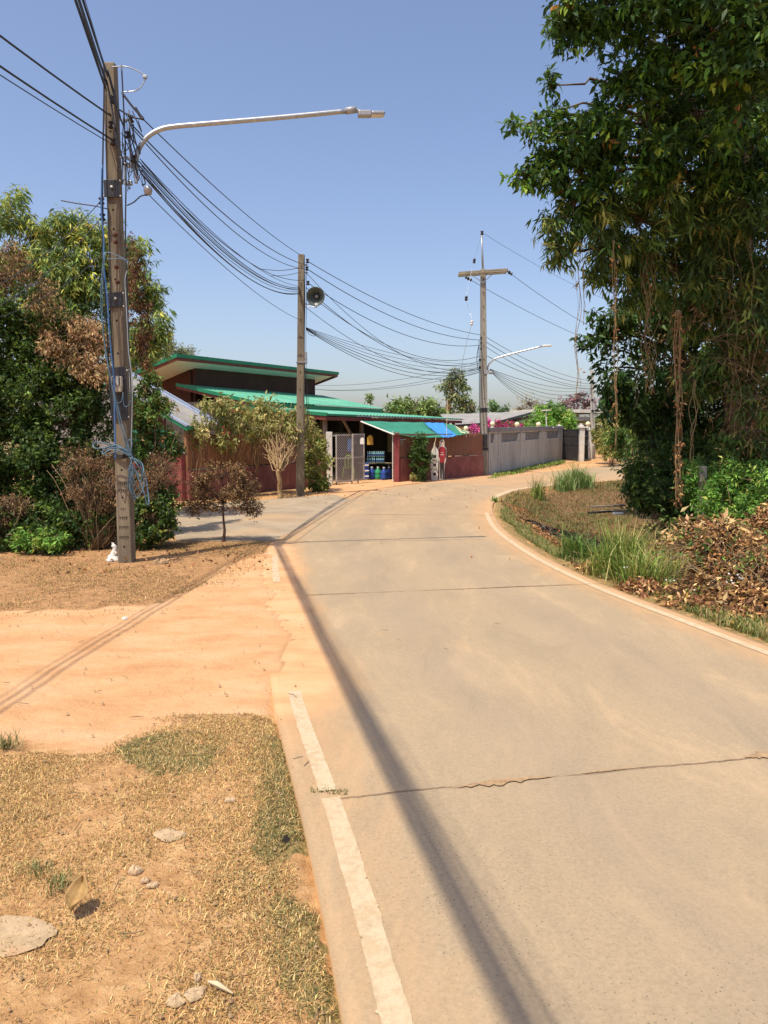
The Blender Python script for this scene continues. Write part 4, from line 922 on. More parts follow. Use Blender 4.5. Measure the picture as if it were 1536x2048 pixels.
for (x, y, Y_, w, h, mat, lb) in ((740, 880, 28.4, .22, .36, 'yellow_cloth', 'yellow cloth bag hanging under the porch roof'), (699, 890, 27.5, .16, .45, 'blue_cloth', 'blue grey bag hanging behind the gate mesh'), (724, 882, 25.6, .14, .22, 'paper_white', 'white paper notice tied to the gate frame')):
    c_ = A(x, y, Y_); mb = MB(); mb.prism([c_ + (-w / 2, 0, -h / 2), c_ + (w / 2, 0, -h / 2), c_ + (w * .45, 0, h * .3), c_ + (w * .1, 0, h / 2), c_ + (-w * .1, 0, h / 2), c_ + (-w * .45, 0, h * .3)], (.02, .03 if mat == 'paper_white' else .1, 0)); tag(mb.build('hanging_bag' if 'bag' in lb else 'paper_notice', mat, None, bevel=.01), lb, 'bag' if 'bag' in lb else 'notice')

# ================================================================== FENCES AND GATE
fc = G(376, 1001); fg = G(655, 968); fl0 = fc[:2] + HV * 5
lf = thing('slat_fence', 'long low maroon wall topped with brown wooden slats left of the gate', 'fence', fc)
def along(a, b_, q_): a = np.array(a[:2]); b_ = np.array(b_[:2]); return a + (b_ - a) * q_
mb = MB(); wallbox(mb, fc, fg, -.1, .74, .12); mb.build('base_wall', 'maroon_wall', lf)
Lf = np.linalg.norm(fg[:2] - fc[:2]); r = np.random.default_rng(6)
mb = MB(); n = int(Lf / .10)
for i in range(n):
    q_ = (i + .5) / n; p = along(fc, fg, q_); d = (fg - fc)[:2] / Lf * .038; wallbox(mb, p - d, p + d, .78, 1.64 + r.normal(0, .012), .022)
mb.build('slat_panel', 'brown_slat', lf)
mb = MB()
for z in (.95, 1.45): wallbox(mb, along(fc, fg, .0) + HV * .04, along(fc, fg, 1) + HV * .04, z, z + .06, .03)
mb.build('rail', 'brown_slat', lf)
for q_ in (.0, .34, .67): p = along(fc, fg, q_); mb = MB(); wallbox(mb, p + HV * .05, p + HV * .05 + HU * .09, -.1, 1.68, .09); mb.build('post', 'brown_slat', lf)
lw = thing('low_wall', 'short bright red rendered wall running left from the slat fence corner', 'wall', along(fc, fl0, .5).tolist() + [0])
mb = MB(); wallbox(mb, fc[:2] - HU * .07 + HV * .06, fl0, -.1, 1.16, .14); mb.build('panel', 'red_wall', lw); mb = MB(); wallbox(mb, fc[:2] - HU * .07 + HV * .05, fl0, 1.16, 1.20, .17); mb.build('cap', 'white_paint', lw)
mb = MB(); wallbox(mb, fc[:2] + HV * .4, fl0, 1.2, 1.75, .02); mb.build('green_net', 'shade_net', lw)
# red folded parasol behind the fence
c_ = A(452, 868, 21.4); um = thing('parasol', 'folded bright red parasol sticking up behind the slat fence', 'parasol', (c_[0], c_[1], 0))
mb = MB(); mb.cyl((c_[0], c_[1], 0), (c_[0], c_[1], 2.05), .02); mb.build('pole', 'lamp_grey', um)
mb = MB(); V = []
n = 20
for j, (h_, r_) in enumerate(((1.05, .16), (1.3, .17), (1.6, .13), (1.85, .07), (2.05, .015))): V += [np.array((c_[0], c_[1], h_)) + r_ * (1 + .25 * (k % 2)) * np.array([cos(2 * pi * k / n), sin(2 * pi * k / n), 0]) for k in range(n)]
mb.add(V, [(j * n + k, j * n + (k + 1) % n, (j + 1) * n + (k + 1) % n, (j + 1) * n + k) for j in range(4) for k in range(n)]); mb.build('canopy', 'red_cloth', um)
# gate
gp0 = G(659, 969); g1 = G(673, 969); g2 = G(704, 967); g3 = G(728, 964.5); gr = G(793, 963)
gt = thing('mesh_gate', 'grey steel sliding gate with chain mesh panels standing half open', 'gate', g2)
mb = MB(); mb.box(gp0 + (0, 0, .85), (.2, .2, 1.74)); pg = mb.build('gate_post', 'white_paint', None, bevel=.01); tag(pg, 'white square gate post beside the leafy shrub', 'post', None)
def frame(a, b_, z0, z1, name):
    mb = MB()
    for p in (a, b_): mb.seg((p[0], p[1], z0), (p[0], p[1], z1), .05, .05)
    for z in (z0 + .025, (z0 + z1) / 2, z1 - .025): wallbox(mb, a, b_, z - .025, z + .025, .045)
    o = mb.build(name, 'gate_metal', gt)
    mb = MB(); wallbox(mb, a, b_, z0, z1, .004); mb.build('mesh_panel', 'chain_mesh', o)
frame(g1, g2, .06, 1.64, 'frame'); frame(g2 + (.03, -.08, 0), g3, .08, 1.66, 'frame')
mb = MB(); wallbox(mb, gp0, g1, 1.58, 1.62, .04); wallbox(mb, gp0, g1, .85, .89, .04); wallbox(mb, gp0, g1, .1, .14, .04); mb.build('side_rails', 'gate_metal', gt)
for p in (g1, g2, along(g2, g3, .5).tolist() + [0]): mb = MB(); mb.cyl((p[0] - .02, p[1] - .05, .045), (p[0] + .02, p[1] - .05, .045), .045, n=10); mb.build('wheel', 'rubber', gt)
mb = MB(); mb.box(gr + (0, 0, .84), (.19, .22, 1.72)); tag(mb.build('gate_post', 'red_wall', None, bevel=.008), 'red square gate post under the corner of the awning', 'post')
mb = MB(); mb.tube([gr + (-.13, 0, 0), gr + (-.13, 0, 1.75)], .022, 6); tag(mb.build('thin_pipe', 'white_paint'), 'thin pale pipe standing left of the red gate post', 'pipe')
# right fence with ribbed steel panels
f0_ = gr[:2] + np.array([.1, .0]); f1_ = G(964, 951)[:2]; rfz = float(rise(f1_[1]))
rf_ = thing('steel_fence', 'maroon wall with ribbed brown steel panels between gate and crossarm pole', 'fence', (f0_[0], f0_[1], 0))
mb = MB(); wallbox(mb, f0_, f1_, -.1, .80, .14); mb.build('base_wall', 'maroon_wall', rf_)
def ribbed(a, b_, z0, z1, mat, name, par, pitch=.085, amp=.02):
    mb = MB(); corr = []; a = np.array([*a[:2]]); b_ = np.array([*b_[:2]]); L = np.linalg.norm(b_ - a); n = int(L / pitch) * 4; d = (b_ - a) / L; nn = np.array([d[1], -d[0]])
    V = []
    for z in (z0, z1):
        for i in range(n + 1): p = a + (b_ - a) * i / n + nn * (amp if i % 4 in (1, 2) else 0); V.append((p[0], p[1], z))
    k = n + 1; Fc = [(i, i + 1, k + i + 1, k + i) for i in range(n)]; mb.add(V, Fc)
    o = mb.build(name, mat, par); s_ = o.modifiers.new('thickness', 'SOLIDIFY'); s_.thickness = .006; return o
for a, b_ in ((0, .22), (.225, .45), (.455, .78), (.785, 1.0)): ribbed(along(f0_, f1_, a), along(f0_, f1_, b_), .83, 1.66, 'brown_steel', 'ribbed_panel', rf_)
for q_ in (.3, .555, .99): p = along(f0_, f1_, q_); mb = MB(); mb.box((p[0] - .05, p[1] + .08, .8), (.1, .1, 1.66)); mb.build('post', 'maroon_wall', rf_)
# letter box and carved plaque
c_ = A(802, 885, gr[1] + .05); lb_ = thing('letter_box', 'small grey letter box beside the red gate post', 'letter box', c_ - (0, 0, .1))
mb = MB(); mb.prism([c_ + (-.08, 0, -.10), c_ + (.06, 0, -.10), c_ + (.08, 0, .08), c_ + (-.03, 0, .10)], (.03, .16, 0)); mb.build('body', 'old_concrete', lb_, bevel=.004); mb = MB(); mb.seg(c_ + (-.08, .0, .09), c_ + (.13, .1, .12), .2, .02); mb.build('lid', 'lamp_grey', lb_)
pa, pb = along(f0_, f1_, .07), along(f0_, f1_, .2); nn = np.array([HU[1], -HU[0]]) * .05; pa = pa + nn; pb = pb + nn
pq = thing('name_plaque', 'brown wooden name plaque with faint pale lettering on the fence', 'plaque', (*pa, 1.3)); mb = MB(); wallbox(mb, pa, pb, 1.3, 1.6, .025); mb.build('board', 'brown_slat', pq)
mb = MB(); d = pb - pa
for row, (n, z) in enumerate(((3, 1.52), (8, 1.40))):
    for i in range(n):
        p = pa + d * (.15 + .7 * (i + .5) / n if row else .35 + .1 * i) + nn * .32; mb.box((p[0], p[1], z), (.035, .006, .012)); mb.box((p[0] - .012, p[1], z - .02), (.010, .006, .045)); mb.box((p[0] + .014, p[1], z - .03), (.010, .006, .03))
mb.build('lettering', 'brown_steel', pq)
# white cut-out board and painted figure board
wb = G(869, 961); k = px(1, wb[1]); bd = thing('cutout_board', 'white pointed cut-out board with three dark square openings', 'board', wb)
def OP(P, o=wb): return [o + (x * k, 0, z * k) for x, z in P]
out = [(-6, 0), (6.5, 0), (7.5, 45), (8, 55), (6, 62), (2, 67), (.5, 76), (-1, 76), (-2.5, 67), (-6, 60), (-9, 48), (-8, 30)]
mb = MB(); mb.prism(OP(out), (0, .035, 0)); mb.build('board', 'white_paint', bd)
for z in (13, 31, 48):
    mb = MB(); mb.box(wb + (.2 * k, -.003, z * k), (5.5 * k, .01, 6 * k)); o = mb.build('opening', 'trouser_print', bd)
    mb = MB(); mb.box(wb + (.2 * k, -.02, (z - 4.5) * k), (8 * k, .05, 1.6 * k)); mb.build('ledge', 'white_paint', bd)
fgp = G(884, 959.5); k = px(1, fgp[1]); fb = thing('figure_board', 'cut-out board of a standing figure in a red shirt leaning on the fence', 'board', fgp)
def FP(P, y=0): return [fgp + (x * k, y, z * k) for x, z in P]
mb = MB(); mb.prism(FP([(-5, 0), (4, 0), (5, 30), (8, 40), (8.5, 62), (4, 68), (4.5, 76), (2, 80), (-2, 80), (-4.5, 76), (-4, 68), (-8.5, 62), (-8.5, 44), (-5.5, 36)]), (0, .02, 0)); mb.build('backing', 'white_paint', fb)
mb = MB(); mb.prism(FP([(-5, 34), (4.5, 34), (5, 42), (7.2, 44), (7.5, 61), (3, 66), (-3, 66), (-7.5, 61), (-7.5, 46), (-5, 44)], -.004), (0, .004, 0)); mb.build('shirt', 'red_cloth', fb)
mb = MB(); mb.prism(FP([(-3.5, 1), (-.5, 1), (0, 26), (1, 1), (3.5, 2), (4.2, 34), (-4.8, 34)], -.004), (0, .004, 0)); mb.build('trousers', 'trouser_print', fb)
mb = MB(); mb.prism(FP([(2.6 * cos(a_), 72.5 + 4 * sin(a_)) for a_ in np.linspace(0, 2 * pi, 13)[:-1]], -.005), (0, .004, 0)); mb.prism(FP([(-1, 66), (1, 66), (1, 70), (-1, 70)], -.0045), (0, .004, 0)); mb.build('face', 'skin_print', fb)
mb = MB(); mb.prism(FP([(-3, 73), (-2.4, 77.5), (0, 79), (2.4, 77.5), (3, 73), (1.8, 75.3), (-1.8, 75.3)], -.007), (0, .004, 0)); mb.build('hair', 'old_concrete', fb)
mb = MB(); mb.box(fgp + (0, -.005, 50 * k), (7 * k, .004, 1 * k)); mb.box(fgp + (0, -.005, 54 * k), (5 * k, .004, .8 * k)); mb.build('shirt_print', 'paper_white', fb)

# ================================================================== GREY WALL, LAMPS, FAR GATE
ga = G(972, 949.5); gb_ = G(1121, 919.5); GW = gb_[:2] - ga[:2]; LW = np.linalg.norm(GW); GU = GW / LW; GN = np.array([GU[1], -GU[0]])   # normal to the road
HW = 1.80
gw = thing('grey_wall', 'grey rendered boundary wall with recessed panels and a dark cap', 'wall', (*((ga + gb_)[:2] / 2), float(rise(ga[1]))))
def gp_(a_, z, o=0): p = ga[:2] + GU * a_ + GN * o; return np.array([p[0], p[1], float(rise(p[1])) * 1.0 + z])
def qa(x):      # photo column -> distance along the wall
    s_ = (x - 768) / F; return (s_ * ga[1] - ga[0]) / (GU[0] - s_ * GU[1])
mb = MB(); mb.seg(gp_(0, HW / 2 - .05), gp_(LW, HW / 2 - .05), .10, HW); mb.build('panel', 'grey_slab', gw)
mb = MB(); zt = 1.28
mb.seg(gp_(0, (zt - .2) / 2, .075), gp_(LW, (zt - .2) / 2, .075), .07, zt + .2)
mb.seg(gp_(0, 1.70, .075), gp_(LW, 1.70, .075), .07, .08)
wins = [(qa(975), qa(983)), (qa(997), qa(1030)), (qa(1045), qa(1073)), (qa(1088), qa(1112))]
edges = [0.0] + [e for w in wins for e in w] + [LW]
for i in range(0, len(edges) - 1, 2):
    a0, a1 = edges[i], edges[i + 1]
    if a1 - a0 < .02: continue
    P = [gp_(a0 - (.18 if i else 0), zt, .04), gp_(a1, zt, .04), gp_(a1, 1.66, .04), gp_(a0, 1.66, .04)]; mb.prism(P, (GN[0] * .07, GN[1] * .07, 0))
for x in (992, 1036, 1079, 1119): a_ = qa(x); mb.seg(gp_(a_ - .14, .82, .125), gp_(a_ + .14, .82, .125), .03, 1.76)
o = mb.build('frame', 'grey_wall', gw)
mb = MB(); n = int(LW / .23)
for i in range(n):
    a_ = (i + .5) * LW / n
    mb.seg(gp_(a_ - .10, .52, .1135), gp_(a_ + .10, .52, .1135), .007, 1.3)
mb.build('vertical_boards', 'grey_wall', gw)
mb = MB(); mb.seg(gp_(-.05, HW + .02, .03), gp_(LW + .05, HW + .02, .03), .30, .17); mb.build('cap', 'grey_cap', gw)
gp_lamp = 'round cream globe lamps on the grey wall'
for (x, y, Yg, lb) in ((932, 857, 31, 'cream globe lamp on the white pillar left of the crossarm pole'), (985, 848, float(gp_(qa(985), 0)[1]) + .5, 'cream globe lamp just right of the crossarm pole'), (1034, 849, float(gp_(qa(1034), 0)[1]) + .3, 'cream globe lamp on the middle of the grey wall'), (1077, 849, float(gp_(qa(1077), 0)[1]) + .3, 'cream globe lamp near the right end of the grey wall'), (1176, 848, p4b[1] + 1, 'cream globe lamp behind the white far pole')):
    c_ = A(x, y, Yg); rr_ = px(5.0, Yg); lp = thing('globe_lamp', lb, 'lamp', c_ - (0, 0, rr_ * 1.5), 'round cream globe lamps')
    mb = MB(); mb.ball(c_, rr_, 16); mb.build('globe', 'globe', lp, True)
    mb = MB(); mb.lathe(c_ - (0, 0, rr_ * 1.5), [(rr_ * .9, 0), (rr_ * .9, rr_ * .2), (rr_ * .5, rr_ * .5), (rr_ * .55, rr_ * .8)], 12); mb.build('holder', 'white_paint', lp)
for (x, y0_, y1_, w, Yg, lb) in ((932, 863, 945, 12, 31, 'white pillar behind the awning end and left of the crossarm pole'), (1034, 856, 862, 13, float(gp_(qa(1034), 0)[1]) + .3, 'white lamp base block on the middle of the grey wall'), (1077, 856, 862, 13, float(gp_(qa(1077), 0)[1]) + .3, 'white lamp base block near the right end of the grey wall'), (985, 855, 862, 10, float(gp_(qa(985), 0)[1]) + .5, 'white lamp base block beside the crossarm pole')):
    c0, c1_ = A(x, y0_, Yg), A(x, y1_, Yg); zb_ = c1_[2] if y1_ - y0_ > 30 else 1.2
    w_ = px(w, Yg); mb = MB(); mb.box((c0[0], c0[1], (c0[2] + zb_) / 2), (w_, w_, c0[2] - zb_)); tag(mb.build('lamp_pillar', 'white_paint', bevel=.01), lb, 'pillar')
# solar lamp
Ys = float(gp_(qa(1092), 0)[1]) + .4; so = thing('solar_lamp', 'thin white pipe lamp with flat head rising above the grey wall', 'lamp', A(1092, 857, Ys))
mb = MB(); mb.tube([A(1108, 855, Ys), A(1093, 854, Ys), A(1092, 825, Ys)], .03, 6); mb.build('pipe', 'white_plastic', so); mb = MB(); mb.seg(A(1083, 821, Ys), A(1101, 820, Ys), .25, .06); mb.build('head', 'white_plastic', so)
def pillar(x, yb, yt, w, mat, lb, capw=1.3, name='gate_pillar'):
    b_ = G(x, yb); Yp = b_[1]; tp = A(x, yt, Yp); w_ = px(w, Yp); o = thing(name, lb, 'pillar', b_)
    mb = MB(); mb.box((b_[0], b_[1], (b_[2] + tp[2]) / 2 - .05), (w_, w_, tp[2] - b_[2] + .1)); mb.build('shaft', mat, o, bevel=.01)
    mb = MB(); mb.box(tp + (0, 0, .05), (w_ * capw, w_ * capw, .10)); mb.box(tp + (0, 0, .13), (w_ * .8, w_ * .8, .07)); mb.box(tp + (0, 0, .2), (w_ * .4, w_ * .4, .09)); mb.build('cap', 'white_paint', o, bevel=.01); return b_
pA = pillar(1118, 920, 857, 9, 'grey_wall', 'grey pillar with stepped cap ending the grey wall at the black gate', 1.5)
pB = pillar(1162, 922, 856, 10, 'white_paint', 'white pillar with pyramid cap right of the black gate', 1.4)
pC = pillar(1178, 918, 862, 6, 'white_paint', 'narrow white pillar just left of the white far pole', 1.2)
def bargate(a, b_, zb_, h, lb, n):
    o = thing('black_gate', lb, 'gate', (*((np.array(a[:2]) + np.array(b_[:2])) / 2), zb_))
    mb = MB()
    for z in (.08, h * .52, h * .80, h): wallbox(mb, a, b_, zb_ + z - .03, zb_ + z + .03, .05)
    for q_ in (0.02, .5, .98): p = along(a, b_, q_); mb.box((p[0], p[1], zb_ + h / 2), (.07, .07, h))
    mb.build('frame', 'gate_black', o)
    mb = MB()
    for i in range(n): p = along(a, b_, (i + .5) / n); mb.box((p[0], p[1], zb_ + h / 2), (.035, .02, h - .05))
    mb.build('bars', 'gate_black', o)
    mb = MB(); nn_ = np.array([0, .06]); wallbox(mb, np.array(a[:2]) + nn_, np.array(b_[:2]) + nn_, zb_ + .1, zb_ + h * .52, .012); mb.build('kick_sheet', 'gate_black', o)
bargate(pA + (.15, .1, 0), pB + (-.15, .1, 0), pA[2], 1.7, 'black barred double gate between the grey wall and the white pillar', 30)
bargate(pB + (.15, .1, 0), pC + (-.1, .1, 0), pB[2], 1.7, 'narrow black side gate between the two white pillars', 6)
# ------------------------------------------------------------------ far houses
fh = thing('far_house', 'low house with a pale grey sloping sheet roof behind the grey wall', 'house', (*A(990, 880, 50)[:2], .3))
rf = MB(); corrugated(rf, A(903, 851, 42), A(992, 845, 44), A(1066, 823, 58), A(880, 829, 58), .5, .03); mb_r = rf.build('roof', 'roof_grey', fh)
mb = MB(); mb.seg(A(992, 846, 44), A(1066, 825, 58), .08, .14); mb.seg(A(903, 852, 42), A(992, 846, 44), .08, .12); mb.build('fascia', 'gate_black', mb_r)
mb = MB(); wallbox(mb, A(905, 880, 43), A(992, 880, 45), .1, 2.05, .15); wallbox(mb, A(995, 880, 46), A(1064, 880, 57.5), .1, 2.1, .15); mb.build('wall', 'cream', fh)
mb = MB(); mb.prism([A(1000, 845, 46.5), A(1062, 830, 57), A(1062, 836, 57), A(1004, 848, 46.5)], (.1, 0, 0)); mb.build('gable', 'brown_wall', fh)
fh2 = thing('far_house', 'long flat white roofed house seen above the far gate', 'house', (*A(1130, 880, 60)[:2], .5))
a, c_ = A(1058, 826, 60), A(1216, 826, 62); zt_ = A(1130, 817.5, 60)[2]
mb = MB(); mb.seg((a[0], a[1] + 2.5, zt_ - .14), (c_[0], c_[1] + 2.5, zt_ - .14), 5, .26); mb.build('roof', 'white_paint', fh2)
mb = MB(); mb.seg((a[0] + .5, a[1] + 2.2, 2.85), (c_[0], c_[1] + 2.2, 2.85), 4, .3); mb.build('lower_eave', 'roof_grey', fh2)
mb = MB(); wallbox(mb, (a[0] + 1, a[1] + 2), (c_[0] - .4, c_[1] + 2), .3, 2.72, .2); mb.build('wall', 'cream', fh2)
for x in (1075, 1110, 1140, 1165, 1195):
    p = A(x, 850, a[1] + .8); mb = MB(); mb.box((p[0], p[1] + .98, 1.8), (1.0, .12, 1.2)); w_ = mb.build('window', 'hole', fh2); mb = MB(); mb.box((p[0], p[1] + .9, 2.43), (1.1, .06, .06)); mb.box((p[0], p[1] + .9, 1.17), (1.1, .06, .06)); mb.box((p[0], p[1] + .9, 1.8), (.05, .05, 1.2)); mb.build('frame', 'white_paint', w_)
# neighbour's metal canopy on the left
P1, P2, P3 = A(236, 736, 24), A(443, 855, 22), A(376, 852, 19); P4 = P1 + P3 - P2
nb = thing('metal_canopy', 'pale grey sheet metal canopy roof sloping down behind the left hedge', 'canopy', (P3[0], P3[1], 0))
P5 = P1 + (P1 - P2) * .0
mb = MB(); corrugated(mb, P3, P2, P1, P4, .18, .008); sh = mb.build('roof_sheet', 'roof_grey', nb)
mb = MB(); mb.seg(P1, P2, .14, .07); mb.seg(P1 + (.08, .1, .02), P2 + (.08, .1, .02), .05, .10); mb.seg(P4, P3, .10, .05); mb.build('verge_flashing', 'roof_white', sh)
mb = MB(); mb.seg(P3 + (0, 0, -.05), P2 + (0, 0, -.05), .08, .08); mb.seg(P4 + (0, 0, -.08), P3 + (0, 0, -.08), .06, .08); mb.build('beam', 'green_trim', nb)
for p in (P1 + (.3, -.2, -.1), P4 + (.2, .1, -.1)): mb = MB(); mb.box((p[0], p[1], p[2] / 2 - .05), (.1, .1, p[2] - .05)); mb.build('post', 'lamp_grey', nb)
a = A(60, 850, 17.5); mb = MB(); wallbox(mb, A(70, 860, 18), A(250, 860, 19.5), 0.2, 2.75, .1); o = mb.build('white_house_wall', 'white_paint'); tag(o, 'white house wall glimpsed through gaps in the left hedge', 'wall')

# ================================================================== VEGETATION
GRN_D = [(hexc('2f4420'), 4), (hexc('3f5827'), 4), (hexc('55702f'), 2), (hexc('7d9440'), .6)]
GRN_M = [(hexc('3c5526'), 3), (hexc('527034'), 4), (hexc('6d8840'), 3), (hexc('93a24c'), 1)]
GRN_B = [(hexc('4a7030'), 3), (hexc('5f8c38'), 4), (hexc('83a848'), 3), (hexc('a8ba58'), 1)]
MANGO = [(hexc('40582c'), 4), (hexc('587438'), 4), (hexc('7f9248'), 2), (hexc('aca858'), .7)]
PALE = [(hexc('8f8d52'), 3), (hexc('a8a163'), 4), (hexc('6f7a40'), 2.5), (hexc('c4b67c'), 1.5)]
BRN = [(hexc('6f5a3e'), 3), (hexc('8a704c'), 4), (hexc('a68a5e'), 2.5), (hexc('4f4230'), 2.5)]
BRN_O = [(hexc('946442'), 3), (hexc('ab7d52'), 3), (hexc('c09a6c'), 2.5), (hexc('664a34'), 2.5), (hexc('8b7a3a'), .6)]
DEAD = [(hexc('755a3e'), 4), (hexc('8f7452'), 3), (hexc('524232'), 3), (hexc('a08a6c'), 1.3)]
GREY = [(hexc('7d8360'), 3), (hexc('96956f'), 3), (hexc('5f6a48'), 2)]

def tree(name, label, cat, base, blobs, pal, nl, leaf, wr, dens, trunk=None, tr=.12, droop=.5, seed=0, group=None, twig=5, tmat='bark', clump=.3, ncl=16, shell=.45, extra=(), lmat='leaf', limbs=True, zmin=None, crown='crown', twr=.012, jit=.18, lay=4.6):
    r = np.random.default_rng(seed); base = np.array(base, float); o = thing(name, label, cat, base, group)
    mb = MB(); tp = smoothpath(trunk, 6) if trunk is not None else smoothpath([base, base + (0, 0, .1)], 3)
    if trunk is not None:
        P = tp.copy(); P[1:-1] += r.normal(size=P[1:-1].shape) * tr * .06; R = np.linspace(1, .45, len(P)) * tr; R[0] *= 1.25; mb.tube(P, R, 9)
    if limbs:
        for c, rad, area in blobs:
            k = int(np.argmin(np.linalg.norm(tp - c, axis=1) + 1.2 * (tp[:, 2] > c[2] + .2)))
            L = np.linalg.norm(tp[k] - c); P, R = limb(r, tp[k], c + (c - tp[k]) / (L + 1e-6) * float(rad.mean()) * .3, min(tr * .45, .02 + L * .02), .008, .18, 8, (0, 0, .08)); mb.tube(P, R, 6)
    twigs(mb, r, blobs, twig, twr)
    if mb.V: mb.build('trunk' if trunk is not None else 'stems', tmat, o, True)
    P, O = sprigs(r, blobs, lay, clump, ncl, shell, zmin, nl * leaf * leaf * wr * .3)
    gs = [foliage(r, P, O, nl, leaf, wr, pal, droop, jit)]
    for (eb, ed, epal, eleaf, ewr, edroop, enl) in extra:
        P, O = sprigs(r, eb, ed, .3, 14, .6, zmin, enl * eleaf * eleaf * ewr * .3); gs.append(foliage(r, P, O, enl, eleaf, ewr, epal, edroop, jit))
    g = merge(*gs); put(crown, g, lmat, o); return o
B = lambda *a: blob(*a)
above = lambda P: hgt(P[:, 0], P[:, 1]) + .02

# ---- the big right-hand trees
tb0 = A(1478, 1053, 15.2)
tree('broadleaf_tree', 'tall dark broadleaf tree filling the upper right corner with leafy tips against the sky', 'tree', A(1500, 1040, 14), [
    B(1200, 25, 11, 95, 60), B(1310, 60, 11, 110, 90), B(1430, 70, 10.5, 130, 110), B(1540, 110, 10.2, 110, 150), B(1145, 60, 11, 40, 40), B(1128, 25, 11, 30, 28), B(1255, 130, 11.2, 60, 45), B(1370, -120, 10.5, 220, 110), B(1560, -100, 10, 160, 160),
    B(1062, 248, 12, 42, 20), B(1115, 275, 12, 55, 42), B(1185, 262, 11.6, 75, 55), B(1290, 240, 11.5, 90, 80), B(1400, 230, 11.8, 110, 110), B(1510, 290, 12, 90, 110),
    B(1040, 352, 12, 30, 14), B(1095, 345, 12, 50, 34), B(1160, 340, 11.8, 60, 50), B(1240, 345, 11.8, 70, 55), B(1104, 172, 12, 12, 28), B(1115, 225, 12, 14, 26), B(1150, 405, 12, 45, 30)],
    [(hexc('314d25'), 5), (hexc('42662c'), 4), (hexc('608636'), 2.4), (hexc('92b046'), .8), (hexc('a87a40'), .1)], 6, .135, .38, 8.5, lay=3.4,
    trunk=[A(1500, 1040, 14), A(1498, 700, 14), A(1488, 400, 13.5), A(1480, 150, 13), A(1470, -60, 12.5)], tr=.17, droop=.45, seed=31, twig=6, clump=.26, ncl=15)
tree('mango_tree', 'large mango tree with drooping yellow green leaves and dry vines on the right verge', 'tree', tb0, [
    B(1130, 440, 12.2, 42, 50), B(1120, 505, 12.2, 28, 32), B(1170, 420, 12.2, 60, 55), B(1200, 500, 12.4, 62, 55), B(1280, 440, 12.6, 90, 80), B(1370, 400, 12.6, 90, 80), B(1470, 410, 12.4, 90, 70), B(1540, 470, 12.2, 70, 100),
    B(1260, 560, 13, 60, 50), B(1350, 540, 13.2, 90, 80), B(1450, 560, 13, 90, 80), B(1400, 640, 13.4, 70, 45), B(1530, 620, 12.6, 60, 70), B(1480, 700, 13, 70, 50), B(1420, 760, 13.2, 50, 40), B(1520, 790, 12.8, 50, 60)],
    MANGO, 8, .19, .19, 5.2, lay=3.0, trunk=[tb0, A(1468, 900, 15.2), A(1462, 760, 15), A(1452, 600, 14.6), A(1440, 430, 14)], tr=.20, droop=.95, seed=32, twig=9, clump=.3, ncl=13, shell=.4,
    extra=(([B(1420, 680, 13.4, 100, 120), B(1490, 790, 13.2, 60, 110)], .8, BRN, .12, .22, 1.0, 5),))
tree('dark_tree', 'dark large leaved tree whose lower boughs hang over the road bend', 'tree', A(1330, 1000, 16.5), [
    B(1205, 640, 14.5, 32, 28), B(1185, 690, 14.5, 28, 20), B(1245, 680, 14.6, 50, 45), B(1230, 755, 14.8, 42, 48), B(1225, 805, 14.8, 30, 30), B(1285, 760, 15, 60, 75), B(1300, 640, 15, 70, 70), B(1360, 700, 15.4, 75, 95), B(1345, 800, 15.6, 60, 55), B(1440, 690, 16, 90, 110), B(1270, 825, 15.2, 45, 22), B(1300, 860, 15.4, 40, 40), B(1360, 880, 15.5, 45, 45), B(1420, 820, 16.4, 80, 60), B(1520, 740, 16.4, 80, 140), B(1500, 560, 16.5, 90, 120), B(1400, 520, 16.5, 90, 110), B(1400, 300, 15, 150, 150), B(1500, 120, 14.5, 120, 170)],
    [(hexc('2c4426'), 5), (hexc('3a582c'), 4), (hexc('507238'), 1.8), (hexc('7d984a'), .5)], 6, .16, .36, 4.6, lay=2.8,
    trunk=[A(1330, 1000, 16.5), A(1335, 900, 16.5), A(1350, 760, 16.4), A(1370, 600, 16.2), A(1400, 350, 15.4)], tr=.13, droop=.6, seed=33, twig=6, clump=.28, ncl=13)
# vine stems and roots hanging from the canopy
r = np.random.default_rng(41); gv = 'thin dry vines hanging from the right trees'
def vine(x, y0, y1_, Y_, n, lb, leafy=0, w=3.0, rad=.006, grp=gv):
    mb = MB()
    for i in range(n):
        ph = r.random() * 6; P = []
        for q_ in np.linspace(0, 1, 16): P.append(A(x + w * .9 * sin(q_ * (2.5 + .6 * i) + ph) + w * .7 * sin(q_ * (11 + 2 * i) + 2 * ph) + r.normal(0, .6) + (i - n / 2) * w * .25, y0 + (y1_ - y0) * q_, Y_ + .04 * cos(q_ * 14 + ph)))
        mb.tube(smoothpath(P, 3), rad * r.uniform(.6, 1.3), 4)
    o = thing('hanging_vine', lb, 'vine', A(x, y1_, Y_), grp); mb.build('stems', 'tan_stem', o, True)
    if leafy:
        P = np.array([A(x + r.normal(0, w * 1.2), r.uniform(y0, y1_), Y_ + r.normal(0, .05)) for _ in range(leafy)])
        put('dry_leaves', foliage(r, P, unit(r.normal(size=P.shape)), 3, .06, .4, BRN_O, .8), 'dry_leaf', o)
vine(1230, 480, 900, 11.8, 4, 'long pale hanging vine rope nearest the road bend', 40, 3.0, .0045)
vine(1357, 620, 1010, 12.2, 6, 'thick reddish vine rope hanging down to the dry leaf heap', 150, 4.0, .006)
vine(1300, 500, 790, 12.4, 7, 'loose tassel of brown vines left of the thick vine rope', 30, 9, .003)
vine(1155, 480, 800, 12.2, 3, 'wispy thread of vine dangling alone against the sky', 6, 5, .0035)
